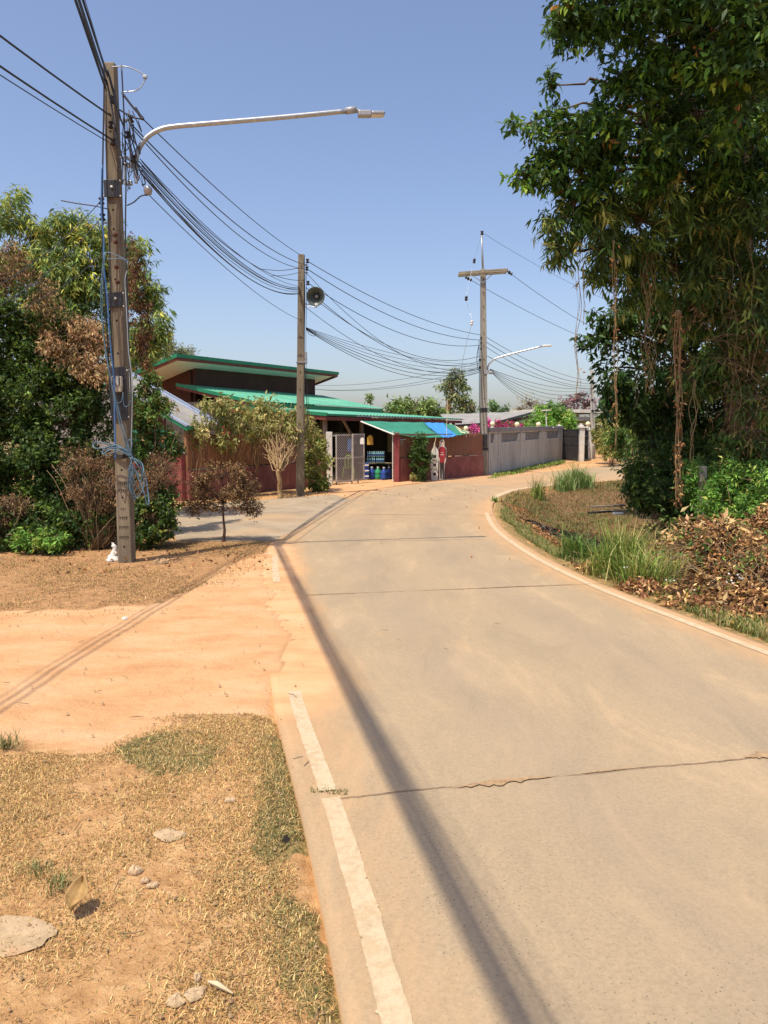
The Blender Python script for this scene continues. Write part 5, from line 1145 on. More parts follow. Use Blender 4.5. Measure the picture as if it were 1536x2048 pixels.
vine(1167, 500, 650, 12.2, 2, 'short straight thread hanging right of the lone wispy vine', 0, 1.5, .003)
vine(1388, 760, 960, 12.6, 3, 'pale crooked vine between the thick vine rope and the tree trunk', 0, 6, .005)
for i in range(12):
    x = r.uniform(1270, 1530); y = r.uniform(380, 640); vine(x, y, y + r.uniform(90, 300), 12 + r.uniform(0, .8), 2, 'thin brown vine threads hanging among the mango leaves', 0, 8, .0028, 'vine threads among the mango leaves')
# tangled dry branches at the right edge
tg = thing('vine_tangle', 'tangle of bare brown climbing stems at the right edge of the mango tree', 'vines', A(1500, 850, 12.2)); mb = MB()
for i in range(120):
    x, y = r.uniform(1410, 1560), r.uniform(540, 860); a0 = r.uniform(-.6, .9); L = r.uniform(40, 150)
    P = [A(x + L * q_ * cos(a0) + r.normal(0, 4), y + L * q_ * sin(a0) + 34 * q_ * q_ + r.normal(0, 4), 12.1 + r.uniform(0, .5) + .3 * q_) for q_ in np.linspace(0, 1, 6)]
    mb.tube(smoothpath(P, 3), r.uniform(.002, .006), 4)
mb.build('stems', 'dry_twig', tg, True)
P, O = sprigs(r, [B(1480, 700, 12.6, 80, 110), B(1450, 600, 12.8, 80, 60), B(1500, 820, 12.6, 50, 60)], 1.6)
put('dry_leaves', foliage(r, P, O, 4, .11, .25, BRN, 1.1), 'dry_leaf', tg)
# understorey on the right
def shrub(label, x, y, blobs, pal, nl, leaf, wr, dens, seed, droop=.3, name='shrub', cat='shrub', Y_=None, group=None, **k):
    base = A(x, y, Y_); base[2] = float(hgt(base[0], base[1]))
    nst = k.pop('nst', 6); return_base = base
    r_ = np.random.default_rng(seed)
    o = tree(name, label, cat, base, blobs, pal, nl, leaf, wr, dens, None, .03, droop, seed, group, k.pop('twig', 4), k.pop('tmat', 'dry_twig'), limbs=False, zmin=k.pop('zmin', above), crown='foliage', twr=.006, **k)
    mb = MB()
    for c, rad, area in blobs:
        for _ in range(nst):
            P_, R_ = limb(r_, base + r_.normal(size=3) * (.05, .05, 0), c + r_.normal(size=3) * rad * .5, .011, .004, .15, 7, (0, 0, .05)); mb.tube(P_, R_, 4)
    mb.build('branches', k.get('tm2', 'dry_twig'), o, True); return o
shrub('bright green leafy shrub around the fence posts at the right edge', 1480, 1100, [B(1500, 960, 11.5, 60, 50), B(1450, 1000, 11.8, 50, 50), B(1530, 1040, 11.2, 55, 60), B(1400, 960, 12.4, 35, 40), B(1470, 1060, 11.4, 60, 35)], GRN_B, 6, .085, .3, 7, 51, .25, Y_=11.3)
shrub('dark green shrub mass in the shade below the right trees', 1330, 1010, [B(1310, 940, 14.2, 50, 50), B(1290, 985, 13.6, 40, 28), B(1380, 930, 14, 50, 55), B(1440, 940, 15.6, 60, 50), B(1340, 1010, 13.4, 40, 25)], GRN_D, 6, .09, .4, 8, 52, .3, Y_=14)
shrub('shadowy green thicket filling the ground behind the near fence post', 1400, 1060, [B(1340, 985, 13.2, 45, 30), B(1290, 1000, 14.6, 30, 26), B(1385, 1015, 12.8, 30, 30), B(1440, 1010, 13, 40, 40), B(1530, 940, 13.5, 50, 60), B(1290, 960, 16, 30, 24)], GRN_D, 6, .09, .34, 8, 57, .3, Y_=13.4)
shrub('feathery mid green bamboo like undergrowth behind the vine ropes', 1330, 960, [B(1330, 850, 17, 70, 50), B(1270, 880, 20, 45, 40), B(1390, 850, 17.5, 55, 60), B(1540, 860, 15.5, 40, 60), B(1360, 900, 17.5, 60, 40)], GRN_M, 7, .13, .18, 6, 53, .5, Y_=17.5)
shrub('drooping mango sapling foliage below the right edge tangle', 1500, 960, [B(1470, 880, 13, 35, 20), B(1520, 900, 12.8, 35, 40), B(1450, 930, 13.2, 40, 26)], MANGO, 7, .15, .22, 5, 54, .9, Y_=13.2)
shrub('olive bushes beside the white far pole', 1225, 905, [B(1205, 870, 40, 18, 36), B(1225, 885, 38, 24, 25), B(1240, 850, 42, 30, 30), B(1215, 905, 37, 20, 10)], [(hexc('8a8d4a'), 3), (hexc('6c7a38'), 3), (hexc('a8965c'), 2)], 5, .16, .4, 22, 55, .3, Y_=38)
shrub('olive green thicket behind the short far fence post', 1275, 905, [B(1270, 865, 44, 32, 30), B(1300, 880, 40, 30, 28), B(1262, 895, 42, 22, 14), B(1290, 835, 44, 35, 25)], [(hexc('5a6a38'), 3), (hexc('7a8444'), 3), (hexc('98905a'), 1.5)], 5, .18, .4, 20, 56, .3, Y_=42)
# posts
def post(x, yb, yt, Y_, w, lb, mat='pole_grey'):
    c0, c1_ = A(x, yb, Y_), A(x, yt, Y_); z0 = float(hgt(c0[0], c0[1])); mb = MB(); mb.box((c0[0], c0[1], (z0 - .1 + c1_[2]) / 2), (w, w, c1_[2] - z0 + .1), taper=.92)
    tag(mb.build('fence_post', mat, None, bevel=.01), lb, 'post', 'grey concrete fence posts')
post(1401, 1050, 932, 12.3, .11, 'grey concrete fence post standing in front of the dark right shrubs'); post(1488, 1050, 942, 12.5, .10, 'grey concrete fence post half hidden in the bright green right shrub')
post(1250, 912, 870, 41, .28, 'small pale fence post beside the far bend of the road', 'pole_white')
# ditch: burnt rubbish and dry leaf heaps
def heap(name, label, spots, n, leaf, wr, pal, seed, hmax, cat='leaf heap', droop=.3, nl=3):
    r_ = np.random.default_rng(seed); P = []
    for (x, y, rx, ry, h) in spots:
        c_ = G(x, y); k_ = px(1, c_[1]); m_ = int(n * rx * ry)
        u_ = r_.normal(size=(m_, 2)) * .5; q_ = np.c_[c_[0] + u_[:, 0] * rx * k_, c_[1] + u_[:, 1] * ry * k_ * 4.2]
        hh = h * np.exp(-(u_ ** 2).sum(1) * 1.4); P.append(np.c_[q_, hgt(q_[:, 0], q_[:, 1]) + hh * r_.random(m_) ** .45 * (1 + .25 * wob(q_[:, 0], q_[:, 1], 5))])
    P = np.vstack(P); P[:, 2] = np.maximum(P[:, 2], hgt(P[:, 0], P[:, 1]) + .01); P = P[(P[:, 0] > RRX(P[:, 1]) + .06)]
    g = foliage(r_, P, unit(r_.normal(size=P.shape) + (0, 0, .6)), nl, leaf, wr, pal, droop, .25)
    return tag(put(name, g, 'dry_leaf'), label, cat, kind='stuff')
heap('dry_leaves', 'heap of large curled orange brown dead leaves', [(1385, 1130, 50, 26, .42), (1450, 1150, 70, 28, .5), (1520, 1165, 60, 34, .6), (1320, 1075, 45, 18, .45), (1420, 1110, 60, 20, .6), (1530, 1120, 50, 22, .7), (1400, 1195, 60, 14, .18), (1500, 1215, 60, 14, .2)], .8, .075, .4, [(hexc('8f6842'), 3), (hexc('ab8454'), 3), (hexc('c4a272'), 2.4), (hexc('684c34'), 3), (hexc('403226'), 1.5)], 61, .8)
heap('dry_leaves', 'larger tan curled leaves lying over the dead leaf heap', [(1370, 1110, 60, 24, .5), (1460, 1130, 70, 26, .62), (1530, 1110, 50, 24, .75), (1330, 1070, 45, 16, .5)], .16, .15, .3, [(hexc('b08a5a'), 3), (hexc('c8a878'), 3), (hexc('8a6440'), 2), (hexc('8a8448'), 1)], 67, .9)
heap('dry_leaves', 'scattered small orange leaf litter on the ditch bank', [(1060, 1030, 50, 14, .06), (1110, 1050, 50, 12, .08), (1180, 1060, 60, 10, .08), (1040, 1005, 40, 8, .05), (1200, 1140, 60, 16, .08), (1290, 1180, 60, 14, .10), (1400, 1210, 80, 12, .08), (1490, 1230, 60, 14, .06)], .5, .055, .4, BRN_O, 62, .1)
heap('dry_leaves', 'dry leaf litter under the right trees', [(1330, 1010, 60, 14, .12), (1420, 1020, 70, 16, .15), (1500, 1030, 60, 16, .2), (1270, 1080, 40, 14, .12), (1290, 985, 50, 8, .1)], .7, .08, .4, [(hexc('7d5a40'), 3), (hexc('96704e'), 3), (hexc('4f3a2c'), 3)], 65, .3)
r_ = np.random.default_rng(66); mb = MB()
for i in range(260):
    x, y = r_.uniform(1290, 1560), r_.uniform(1070, 1210); c_ = G(x, y); c_[2] = float(hgt(c_[0], c_[1])) + r_.uniform(.05, .5); a0 = r_.uniform(0, 6.28); L = r_.uniform(.15, .5); d = np.array([cos(a0), sin(a0), r_.uniform(-.5, .7)]) * L / 2
    if c_[0] < RRX(c_[1]) + .5: continue
    mb.tube(smoothpath([c_ - d, c_ + (r_.normal(0, .03), r_.normal(0, .03), r_.uniform(0, .08)), c_ + d], 4), r_.uniform(.0018, .005), 4)
tag(mb.build('dry_stalks', 'dry_twig'), 'curved dry stalks sticking out of the dead leaf heap', 'stalks', kind='stuff')
hp_ = [(1345, 1090, .5), (1400, 1070, .5), (1450, 1120, .6), (1500, 1090, .6), (1535, 1150, .5), (1390, 1150, .5), (1480, 1180, .45), (1330, 1130, .5)]
P = np.vstack([G(x, y) + r_.normal(size=(26, 3)) * (.16, .16, .1) + (0, 0, .32) for x, y, s_ in hp_])
tag(put('green_weeds', foliage(r_, P, unit(r_.normal(size=P.shape) + (0, 0, .8)), 4, .07, .36, GRN_M, .3), 'leaf'), 'small green weeds growing through the dead leaf heap', 'weeds', kind='stuff')
gs_ = []
for x, y, s_ in hp_[:5] + [(1300, 1110, .7)]:
    c_ = G(x, y); Pq = c_ + r_.normal(size=(110, 3)) * (.15, .15, 0); Pq[:, 2] = hgt(Pq[:, 0], Pq[:, 1]) + .15; gs_.append(blades(r_, Pq, .42 * s_ + .1, .006, 1.0, .9, [(hexc('9c8a56'), 3), (hexc('7f8448'), 2), (hexc('b49a68'), 2)], .2))
tag(put('dry_grass', merge(*gs_), 'dry_leaf'), 'dry arching grass growing through the dead leaf heap', 'grass', kind='stuff')
heap('ash_litter', 'black burnt rubbish and ash lying in the ditch', [(1080, 1025, 40, 8, .08), (1190, 1030, 55, 12, .10), (1240, 1060, 50, 12, .12), (1130, 1020, 40, 8, .07)], .7, .07, .5, [(hexc('241f1c'), 5), (hexc('3a3330'), 3), (hexc('6a625c'), 1), (hexc('8a5038'), .5)], 63, .1, 'ash')
r = np.random.default_rng(64)
for i, (x, y, a0, L, mt_, lb) in enumerate(((1215, 1012, .1, .75, 'old_concrete', 'grey charred plank lying across the ditch, the upper one'), (1230, 1022, -.05, .6, 'wood_arm', 'grey charred plank lying across the ditch, the lower one'), (1200, 1024, .25, .5, 'burnt', 'short black burnt board in the ditch'), (1236, 1027, 0, .2, 'paper_white', 'small white scrap among the burnt boards'), (1290, 921, .2, .5, 'burnt', 'black pipe end sticking out above the far road bend'))):
    Y_ = 16.0 - i * .2 if i < 4 else 36.; c_ = A(x, y, Y_); d = np.array([cos(a0), sin(a0), .03]) * L * (1 if i < 4 else 1.6) / 2
    if i < 4: c_[2] = max(c_[2], float(hgt(c_[0], c_[1])) + .08)
    mb = MB(); mb.seg(c_ - d, c_ + d, .13, .03); tag(mb.build('plank' if i < 3 else ('scrap' if i == 3 else 'pipe'), mt_, None, bevel=.004), lb, 'plank' if i < 3 else ('scrap' if i == 3 else 'pipe'))
mb = MB()
for i in range(110):
    x, y = r.uniform(1020, 1500), r.uniform(1000, 1180); c_ = G(x, y); c_[2] = float(hgt(c_[0], c_[1])) + r.uniform(.02, .12); a0 = r.uniform(0, pi); L = r.uniform(.08, .35); d = np.array([cos(a0), sin(a0), r.uniform(-.2, .3)]) * L
    if c_[0] < RRX(c_[1]) + .25: continue
    mb.tube([c_ - d, c_ + (0, 0, r.uniform(0, .05)), c_ + d], [.006, .005, .003], 4)
tag(mb.build('fallen_twigs', 'dry_twig'), 'fallen dry twigs strewn over the ditch bank', 'twigs', kind='stuff')

# grasses
def clump_(label, spots, n, h, w, pal, seed, name='grass_clump', lean=.6, bend=.5, grp='grass clumps on the right verge', spread=.10):
    r_ = np.random.default_rng(seed); gs = []
    for (x, y, s_) in spots:
        c_ = G(x, y); P = c_ + r_.normal(size=(int(n * s_), 3)) * (spread * s_, spread * s_, 0); P[:, 2] = hgt(P[:, 0], P[:, 1]) - .01
        gs.append(blades(r_, P, h * s_, w, lean, bend, pal, .2))
    return tag(put(name, merge(*gs), 'leaf'), label, 'grass', grp)
GR = [(hexc('6f8a3a'), 3), (hexc('90a050'), 3), (hexc('b5ad6c'), 2), (hexc('4f6a2c'), 2)]
clump_('tall upright grass clump in front of the burnt ditch', [(1245, 1150, 1.0)], 380, .62, .012, GR, 71, lean=.45, bend=.35)
clump_('arching green grass tuft left of the tall clump', [(1150, 1115, .8), (1180, 1120, .6)], 420, .55, .010, [(hexc('4d6c30'), 3), (hexc('68883e'), 3), (hexc('90985a'), 1.5)], 72, lean=.8, bend=.7)
clump_('wide leaning grass clump right of the tall clump', [(1290, 1170, .9), (1215, 1150, .7)], 420, .6, .010, GR, 73, lean=.9, bend=.7, spread=.16)
clump_('straw coloured grass tuft at the edge by the dry leaf heap', [(1330, 1150, .8)], 250, .5, .008, [(hexc('b5a468'), 3), (hexc('8f9450'), 2)], 74, lean=1.0, bend=.9)
clump_('thin grass tuft nearest the inner corner of the road', [(1075, 985, 1.0)], 150, .62, .014, GR, 75, lean=.35, bend=.3)
clump_('round bushy grass tuft on the bank across from the grey wall', [(1150, 972, 1.1), (1125, 975, .8), (1170, 970, .7)], 300, .75, .018, [(hexc('7f9a58'), 3), (hexc('9aac70'), 3), (hexc('5f7a3c'), 2)], 76, lean=.6, bend=.5, spread=.2)
clump_('small weed at the very corner of the road edge', [(990, 1003, .6)], 60, .3, .03, GRN_B, 77, lean=.8, bend=.2, spread=.06)
def carpet(name, label, poly, dens, h, w, pal, seed, lean=1.2, bend=.5, keep=None, mat='dry_leaf', lift=0):
    """short plants strewn through a surveyed ground outline"""
    r_ = np.random.default_rng(seed); Pw = wpoly(poly); a = np.array(Pw); lo, hi = a.min(0), a.max(0); n = int(dens * np.prod(hi - lo))
    q_ = lo + r_.random((n, 2)) * (hi - lo); q_ = q_[inpoly(q_[:, 0] + .06 * wob(q_[:, 0], q_[:, 1], 4), q_[:, 1] + .06 * wob(q_[:, 1], q_[:, 0], 4), Pw)]
    if keep is not None: q_ = q_[keep(q_[:, 0], q_[:, 1], r_.random(len(q_)))]
    P = np.c_[q_, hgt(q_[:, 0], q_[:, 1]) + lift]
    return tag(put(name, blades(r_, P, h, w, lean, bend, pal, .22), mat), label, name.replace('_', ' '), kind='stuff')
STRAW = [(hexc('c2a066'), 4), (hexc('d6ba82'), 3.4), (hexc('a08050'), 3), (hexc('79603e'), 1.6), (hexc('837a4c'), 1)]
TURF = [(hexc('5f6840'), 3), (hexc('777a4c'), 3), (hexc('9c9060'), 2.5), (hexc('4e5836'), 1.5), (hexc('b89c66'), 1)]
FG = [(-60, 1520), (60, 1490), (200, 1490), (300, 1440), (440, 1425), (520, 1430), (600, 1445), (622, 1560), (640, 1600), (612, 1660), (600, 1720), (640, 1840), (690, 2048), (705, 2150), (-120, 2150)]
pz = lambda X, Y, u_: u_ < np.clip(.5 + .7 * wob(X, Y, 2.4), .06, 1)
carpet('dry_grass', 'short straw coloured dead grass covering the left foreground', FG, 34000, .019, .0026, STRAW, 81, 2.0, .8, pz)
carpet('dry_grass', 'longer curled straw blades in the left foreground', FG, 1800, .034, .0030, STRAW, 82, 2.4, .9, pz)
for i, (pl, lb) in enumerate(((
    [(515, 1470), (590, 1485), (640, 1560), (690, 1592), (650, 1625), (605, 1700), (560, 1740), (530, 1700), (525, 1600)], 'green living turf patch beside the white edge line'),
    ([(235, 1480), (330, 1450), (440, 1490), (430, 1540), (300, 1545)], 'olive turf patch at the top of the dry grass'),
    ([(450, 1740), (560, 1750), (640, 1840), (690, 2048), (620, 2048), (540, 1850)], 'mixed green and straw turf along the slab edge'))):
    carpet('turf', lb, pl, (24000, 11000, 7000)[i], .02, .0027, TURF, 83 + i, 1.6, .6, (lambda X, Y, u_: u_ < np.clip(.5 + .8 * wob(X, Y, 3.2), .04, 1)), 'leaf')
carpet('dry_grass', 'sparse brown grass on the verge round the tall pole', [(-300, 1130), (130, 1108), (345, 1088), (570, 1083), (500, 1122), (420, 1170), (330, 1208), (190, 1216), (0, 1218), (-400, 1225)], 2600, .028, .005, [(hexc('a08258'), 4), (hexc('83664a'), 3), (hexc('bd9c6c'), 3), (hexc('74793c'), 1.6)], 86, 1.6, .8, lambda X, Y, u_: u_ < np.clip(.5 + .9 * wob(X, Y, 2.6), .03, 1))
carpet('turf', 'grass creeping along the road joint past the edge line', [(560, 1590), (600, 1583), (655, 1588), (696, 1592), (690, 1606), (650, 1612), (600, 1612)], 14000, .022, .003, TURF, 95, 1.4, .5, None, 'leaf', .06)
carpet('dry_grass', 'pale straw tufts where the left verge meets the bare earth', [(-300, 1200), (0, 1205), (190, 1205), (330, 1195), (420, 1155), (500, 1112), (560, 1085), (545, 1120), (450, 1175), (340, 1228), (190, 1238), (0, 1240), (-300, 1250)], 900, .03, .005, STRAW, 96, 1.8, .8, lambda X, Y, u_: u_ < np.clip(.4 + .9 * wob(X, Y, 2.2), .03, 1))
carpet('turf', 'green weeds along the joint between driveway and road', [(540, 1090), (570, 1075), (640, 1035), (735, 988), (745, 992), (680, 1020), (620, 1050), (575, 1088)], 1500, .05, .010, TURF, 87, 1.0, .5, None, 'leaf')
carpet('verge_grass', 'low green weeds fringing the right edge of the road', [(1000, 1035), (1060, 1075), (1110, 1110), (1215, 1158), (1400, 1232), (1545, 1292), (1545, 1240), (1400, 1195), (1300, 1160), (1200, 1120), (1100, 1060), (1010, 1005)], 3600, .085, .009, [(hexc('65743c'), 3), (hexc('868a50'), 2), (hexc('a08c5c'), 3.5), (hexc('566630'), 2)], 88, 1.3, .6, lambda X, Y, u_: (X > RRX(Y) + .03) & (u_ < .9 - .5 * sst(.2, 1, X - RRX(Y))), 'leaf')
carpet('verge_grass', 'dry and green grass on the bank inside the road bend', [(990, 990), (1060, 972), (1185, 952), (1290, 932), (1300, 990), (1180, 1010), (1010, 1010)], 500, .10, .014, [(hexc('6f7840'), 3), (hexc('8f7c50'), 2.5), (hexc('55663a'), 3), (hexc('7a5c40'), 2)], 89, 1.2, .6, lambda X, Y, u_: (X > RRX(Y) + .1) & (u_ < np.clip(.5 + .8 * wob(X, Y, 1.2), .05, 1)), 'leaf')
carpet('verge_grass', 'short brown dry grass and debris on the bank round the burnt ditch', [(1000, 1000), (1060, 975), (1185, 955), (1290, 935), (1330, 1000), (1300, 1075), (1200, 1090), (1100, 1070), (1020, 1030)], 900, .05, .011, [(hexc('7a5e40'), 3), (hexc('9c7c54'), 3), (hexc('5a4632'), 2.5), (hexc('66703c'), 1.5), (hexc('a86f48'), 1)], 94, 1.8, .9, lambda X, Y, u_: (X > RRX(Y) + .12), 'dry_leaf')
carpet('verge_grass', 'green grass strip at the foot of the grey wall', [(975, 957), (1000, 945), (1125, 921), (1130, 927), (1060, 940), (980, 960)], 260, .14, .025, [(hexc('5f7a34'), 3), (hexc('7f9444'), 3), (hexc('9a9458'), 1)], 90, .8, .5, None, 'leaf')
r = np.random.default_rng(92)
for (x, y, h_, lb) in ((12, 1495, .09, 'small green grass tuft at the left edge by the bare earth'), (120, 1770, .05, 'small green tuft just above the curled dead leaf'), (70, 1740, .035, 'tiny grass tuft left of the curled dead leaf')):
    c_ = G(x, y); n = 90; P = c_ + r.normal(size=(n, 3)) * (.03, .03, 0); tag(put('grass_tuft', blades(r, P, h_, .004, 1.0, .5, TURF, .2), 'leaf'), lb, 'grass', 'small green tufts in the left foreground')
# white wild flowers on the right verge
for i, (x, y, n) in enumerate(((1252, 1152, 2), (1342, 1168, 3), (1395, 1190, 1), (1440, 1175, 3), (1462, 1185, 7), (1480, 1172, 4))):
    c_ = G(x, y + 14); c_[2] = float(hgt(c_[0], c_[1])); o = thing('wild_flower', ['single white flower low on the verge by the tall grass', 'pair of white flower heads left of the dry leaf heap', 'lone white flower at the foot of the leaf heap', 'white flowers on the left of the verge flower group', 'largest bunch of white flowers at the right verge', 'white flowers on the right of the verge flower group'][i], 'flower', c_, 'small white wild flowers on the right verge')
    P = c_ + r.normal(size=(16, 3)) * (.05, .04, .03) + (0, 0, .06); put('leaves', foliage(r, P, unit(r.normal(size=P.shape)), 4, .045, .5, GRN_B, .1), 'leaf', o)
    mb = MB(); hd_ = MB()
    for _ in range(n): p = c_ + (r.normal(0, .05), r.normal(0, .04), r.uniform(.10, .22)); mb.tube([c_, (c_ + p) / 2 + (.01, 0, .02), p], .0025, 4); hd_.ball(p, .011, 8)
    mb.build('stalks', 'tan_stem', o, True); hd_.build('flower_heads', 'paper_white', o, True)

# ---- left vegetation
r = np.random.default_rng(100)
tree('mango_tree', 'tall mango tree with yellow green leaves rising behind the tall pole', 'tree', (-6.4, 16, 0), [
    B(25, 430, 15, 38, 50), B(60, 500, 15, 60, 50), B(120, 460, 15, 50, 42), B(170, 490, 15, 55, 55), B(110, 560, 15, 90, 70), B(210, 540, 15, 50, 70), B(275, 510, 15, 24, 34), B(290, 560, 15, 34, 34), B(265, 590, 15, 45, 45), B(315, 655, 14.6, 28, 30), B(290, 680, 14.6, 40, 36), B(180, 630, 15, 90, 60), B(250, 700, 14.6, 60, 50), B(80, 640, 15, 90, 70), B(-40, 540, 15, 70, 100), B(200, 430 + 40, 15, 30, 30)],
    [(hexc('5a7444'), 3.5), (hexc('728a4c'), 3.5), (hexc('9cab56'), 2.8), (hexc('c8c45c'), 1.8)], 8, .15, .19, 6.5, lay=3.8, trunk=[(-6.4, 16, 0), (-6.3, 16, 2.0), (-6.2, 15.8, 3.6), (-6.6, 15.2, 5)], tr=.17, droop=.9, seed=101, twig=5, clump=.28, ncl=14)
tree('dark_tree', 'tall dense dark green hedge tree filling the left edge behind the pole', 'tree', (-5.9, 12.6, 0), [
    B(40, 640, 12.4, 60, 60), B(-40, 700, 12.2, 80, 110), B(90, 710, 12.2, 75, 65), B(150, 760, 12.2, 60, 60), B(40, 790, 12, 90, 80), B(130, 850, 12, 85, 70), B(200, 800, 12.4, 36, 60), B(20, 900, 11.8, 90, 70), B(110, 930, 11.8, 80, 60), B(190, 900, 12.2, 50, 60), B(60, 1010, 11.5, 90, 60), B(150, 1010, 11.6, 70, 50), B(-60, 960, 11.4, 80, 110)],
    GRN_D, 6, .07, .44, 13, lay=4, trunk=[(-5.9, 12.6, 0), (-5.8, 12.5, 1.5), (-5.7, 12.4, 3)], tr=.1, droop=.25, seed=102, twig=6, clump=.27, ncl=18, zmin=above)
shrub('low dark green shrub at the foot of the left hedge', 120, 1108, [B(60, 1060, 11, 80, 36), B(150, 1050, 11.2, 70, 40), B(-30, 1060, 10.8, 70, 40), B(100, 1085, 10.7, 50, 18)], GRN_D, 6, .08, .42, 10, 103, .2, Y_=11.2)
shrub('bright green low shrub in front of the left hedge near the figurine', 80, 1105, [B(100, 1085, 10.5, 36, 18), B(60, 1078, 10.6, 34, 16)], GRN_B, 6, .08, .34, 8, 112, .2, Y_=10.6)
shrub('dark leafy shrub just right of the tall pole', 300, 1092, [B(300, 1035, 11, 46, 40), B(330, 1010, 11.2, 26, 30), B(285, 1070, 10.9, 45, 20), B(200, 1050, 11.1, 32, 34), B(335, 1060, 10.9, 20, 18)], GRN_D[:3] + [(hexc('8a8f4a'), 1.2)], 6, .065, .48, 13, 104, .2, Y_=11)
shrub('mixed leafy shrub right of the tall pole below the metal canopy', 300, 1000, [B(290, 800, 12.6, 26, 30), B(310, 835, 12.6, 34, 34), B(275, 870, 12.4, 24, 44), B(325, 885, 12.6, 34, 28), B(345, 900, 13, 16, 24), B(280, 930, 12.2, 30, 26), B(300, 770, 12.8, 18, 24)], GRN_M[:3] + [(hexc('8a6a45'), 1.8)], 5, .085, .4, 11, 105, .3, Y_=12.3)
shrub('brown dried twiggy shrub behind the tall pole at waist height', 190, 1060, [B(160, 930, 11, 46, 36), B(215, 950, 11, 40, 44), B(180, 990, 10.9, 50, 36), B(290, 975, 11.2, 52, 36), B(325, 935, 11.3, 34, 30), B(345, 975, 11.6, 22, 26)], DEAD[:3] + [(hexc('9a7a5a'), 2)], 4, .03, .4, 8, 106, .2, lay=1.2, Y_=11, tmat='dead_twig', nst=26, lmat='dry_leaf', twig=34)
shrub('small brown dried shrub at the left edge under the hedge', 20, 1090, [B(20, 1020, 10.9, 40, 34), B(-20, 1050, 10.8, 30, 30)], DEAD, 4, .03, .4, 12, 107, .2, lay=2, Y_=10.9, tmat='dead_twig', nst=20, lmat='dry_leaf', twig=26)
def drape(label, blobs, dens, seed, pal, leaf=.065):
    r_ = np.random.default_rng(seed); o = thing('dry_vine', label, 'vine', blobs[0][0] - (0, 0, blobs[0][1][2]), 'dry creepers draped over the left trees')
    P, O = sprigs(r_, blobs, 1.5, .36, 16, .5, None, 5 * leaf ** 2 * .3 * .3); put('dry_leaves', foliage(r_, P, O, 5, leaf, .3, pal, 1.1), 'dry_leaf', o)
    mb = MB(); twigs(mb, r_, blobs, 26, .004); mb.build('stems', 'dry_twig', o, True)
drape('big brown mat of dried creeper over the top of the left hedge', [B(20, 530, 12.8, 40, 40), B(60, 580, 12.6, 40, 36), B(95, 625, 12.2, 46, 40), B(140, 670, 12, 46, 44), B(150, 720, 11.9, 50, 34), B(10, 570, 12.7, 50, 40)], 9, 108, BRN)
drape('lighter brown dried creeper left of the tall pole', [B(180, 690, 11.9, 36, 48), B(190, 745, 11.8, 30, 40), B(165, 650, 12, 30, 20), B(110, 700, 12, 30, 40)], 8, 109, [(hexc('a88660'), 3), (hexc('c4a478'), 2.5), (hexc('7d6248'), 2)])
drape('dark brown dried creeper hanging right of the tall pole', [B(272, 580, 13, 14, 50), B(284, 650, 13, 20, 50), B(290, 700, 13, 15, 40), B(268, 520, 13, 8, 50)], 9, 110, [(hexc('6a4a36'), 3), (hexc('82603f'), 2.5), (hexc('4a3428'), 2)], .07)
tree('feathery_tree', 'grey green feathery tree between the mango tree and the green roof', 'tree', A(330, 900, 46), [B(335, 735, 46, 44, 38), B(376, 718, 46, 26, 18), B(300, 730, 46, 36, 36), B(345, 702, 46, 26, 16), B(300, 790, 46, 40, 30)], GREY, 6, .28, .16, 14, trunk=[A(330, 900, 46), A(330, 800, 46), A(330, 740, 46)], tr=.12, droop=.1, seed=111, lay=3.6, twig=22, tmat='grey_twig')
# small dead bush with a bare trunk
db = G(446, 1084)
o = tree('dead_bush', 'small dry brown rounded bush on a thin bare trunk beside the driveway', 'bush', db, [B(400, 975, db[1], 34, 32), B(445, 955, db[1], 44, 32), B(490, 975, db[1], 36, 36), B(385, 1015, db[1], 26, 18), B(445, 1005, db[1], 60, 30), B(505, 1020, db[1], 24, 18)],
    [(hexc('75593c'), 4), (hexc('8f7350'), 3), (hexc('523f2a'), 3), (hexc('a48c62'), 1.4)], 5, .034, .45, 24, trunk=[db - (0, 0, .05), A(449, 1060, db[1]), A(447, 1040, db[1]), A(446, 1000, db[1])], tr=.026, droop=.3, seed=120, lay=1.5, twig=40, tmat='dead_twig', clump=.3, ncl=22, shell=.3, twr=.004, lmat='dry_leaf')
# pale shrubs in front of the slat fence: fans of bare tan stems carrying leaves on top
def fan(label, x, yb, blobs, seed, dens=9, nst=14, trunk_h=0, tw=.045):
    base = G(x, yb); Yb = base[1]; r_ = np.random.default_rng(seed); o = thing('pale_shrub', label, 'shrub', base, 'pale leaved shrubs with fans of bare stems along the slat fence')
    mb = MB(); top = base + (0, 0, trunk_h)
    if trunk_h: P_, R_ = limb(r_, base - (0, 0, .05), top, tw, tw * .8, .3, 7); mb.tube(P_, R_, 8)
    for c, rad, area in blobs:
        for _ in range(max(4, int(nst * .6))):
            e = c + r_.normal(size=3) * rad * .6; P_, R_ = limb(r_, top + r_.normal(size=3) * .03, e, .015, .004, .22, 8, (0, 0, -.03)); mb.tube(P_, R_, 5)
    mb.build('stems', 'tan_stem', o, True)
    P, O = sprigs(r_, blobs, 2.6, .32, 12, .4, None, 5 * .15 ** 2 * .32 * .3); put('foliage', foliage(r_, P, O, 5, .15, .32, PALE, .7), 'leaf', o)
fan('pale shrub with many fanned stems behind the small dry bush', 450, 990, [B(430, 810, 20.2, 34, 26), B(470, 835, 20.4, 40, 24), B(400, 850, 20, 28, 18), B(500, 860, 20.5, 20, 18), B(440, 885, 20, 26, 16)], 130, 7, 16)
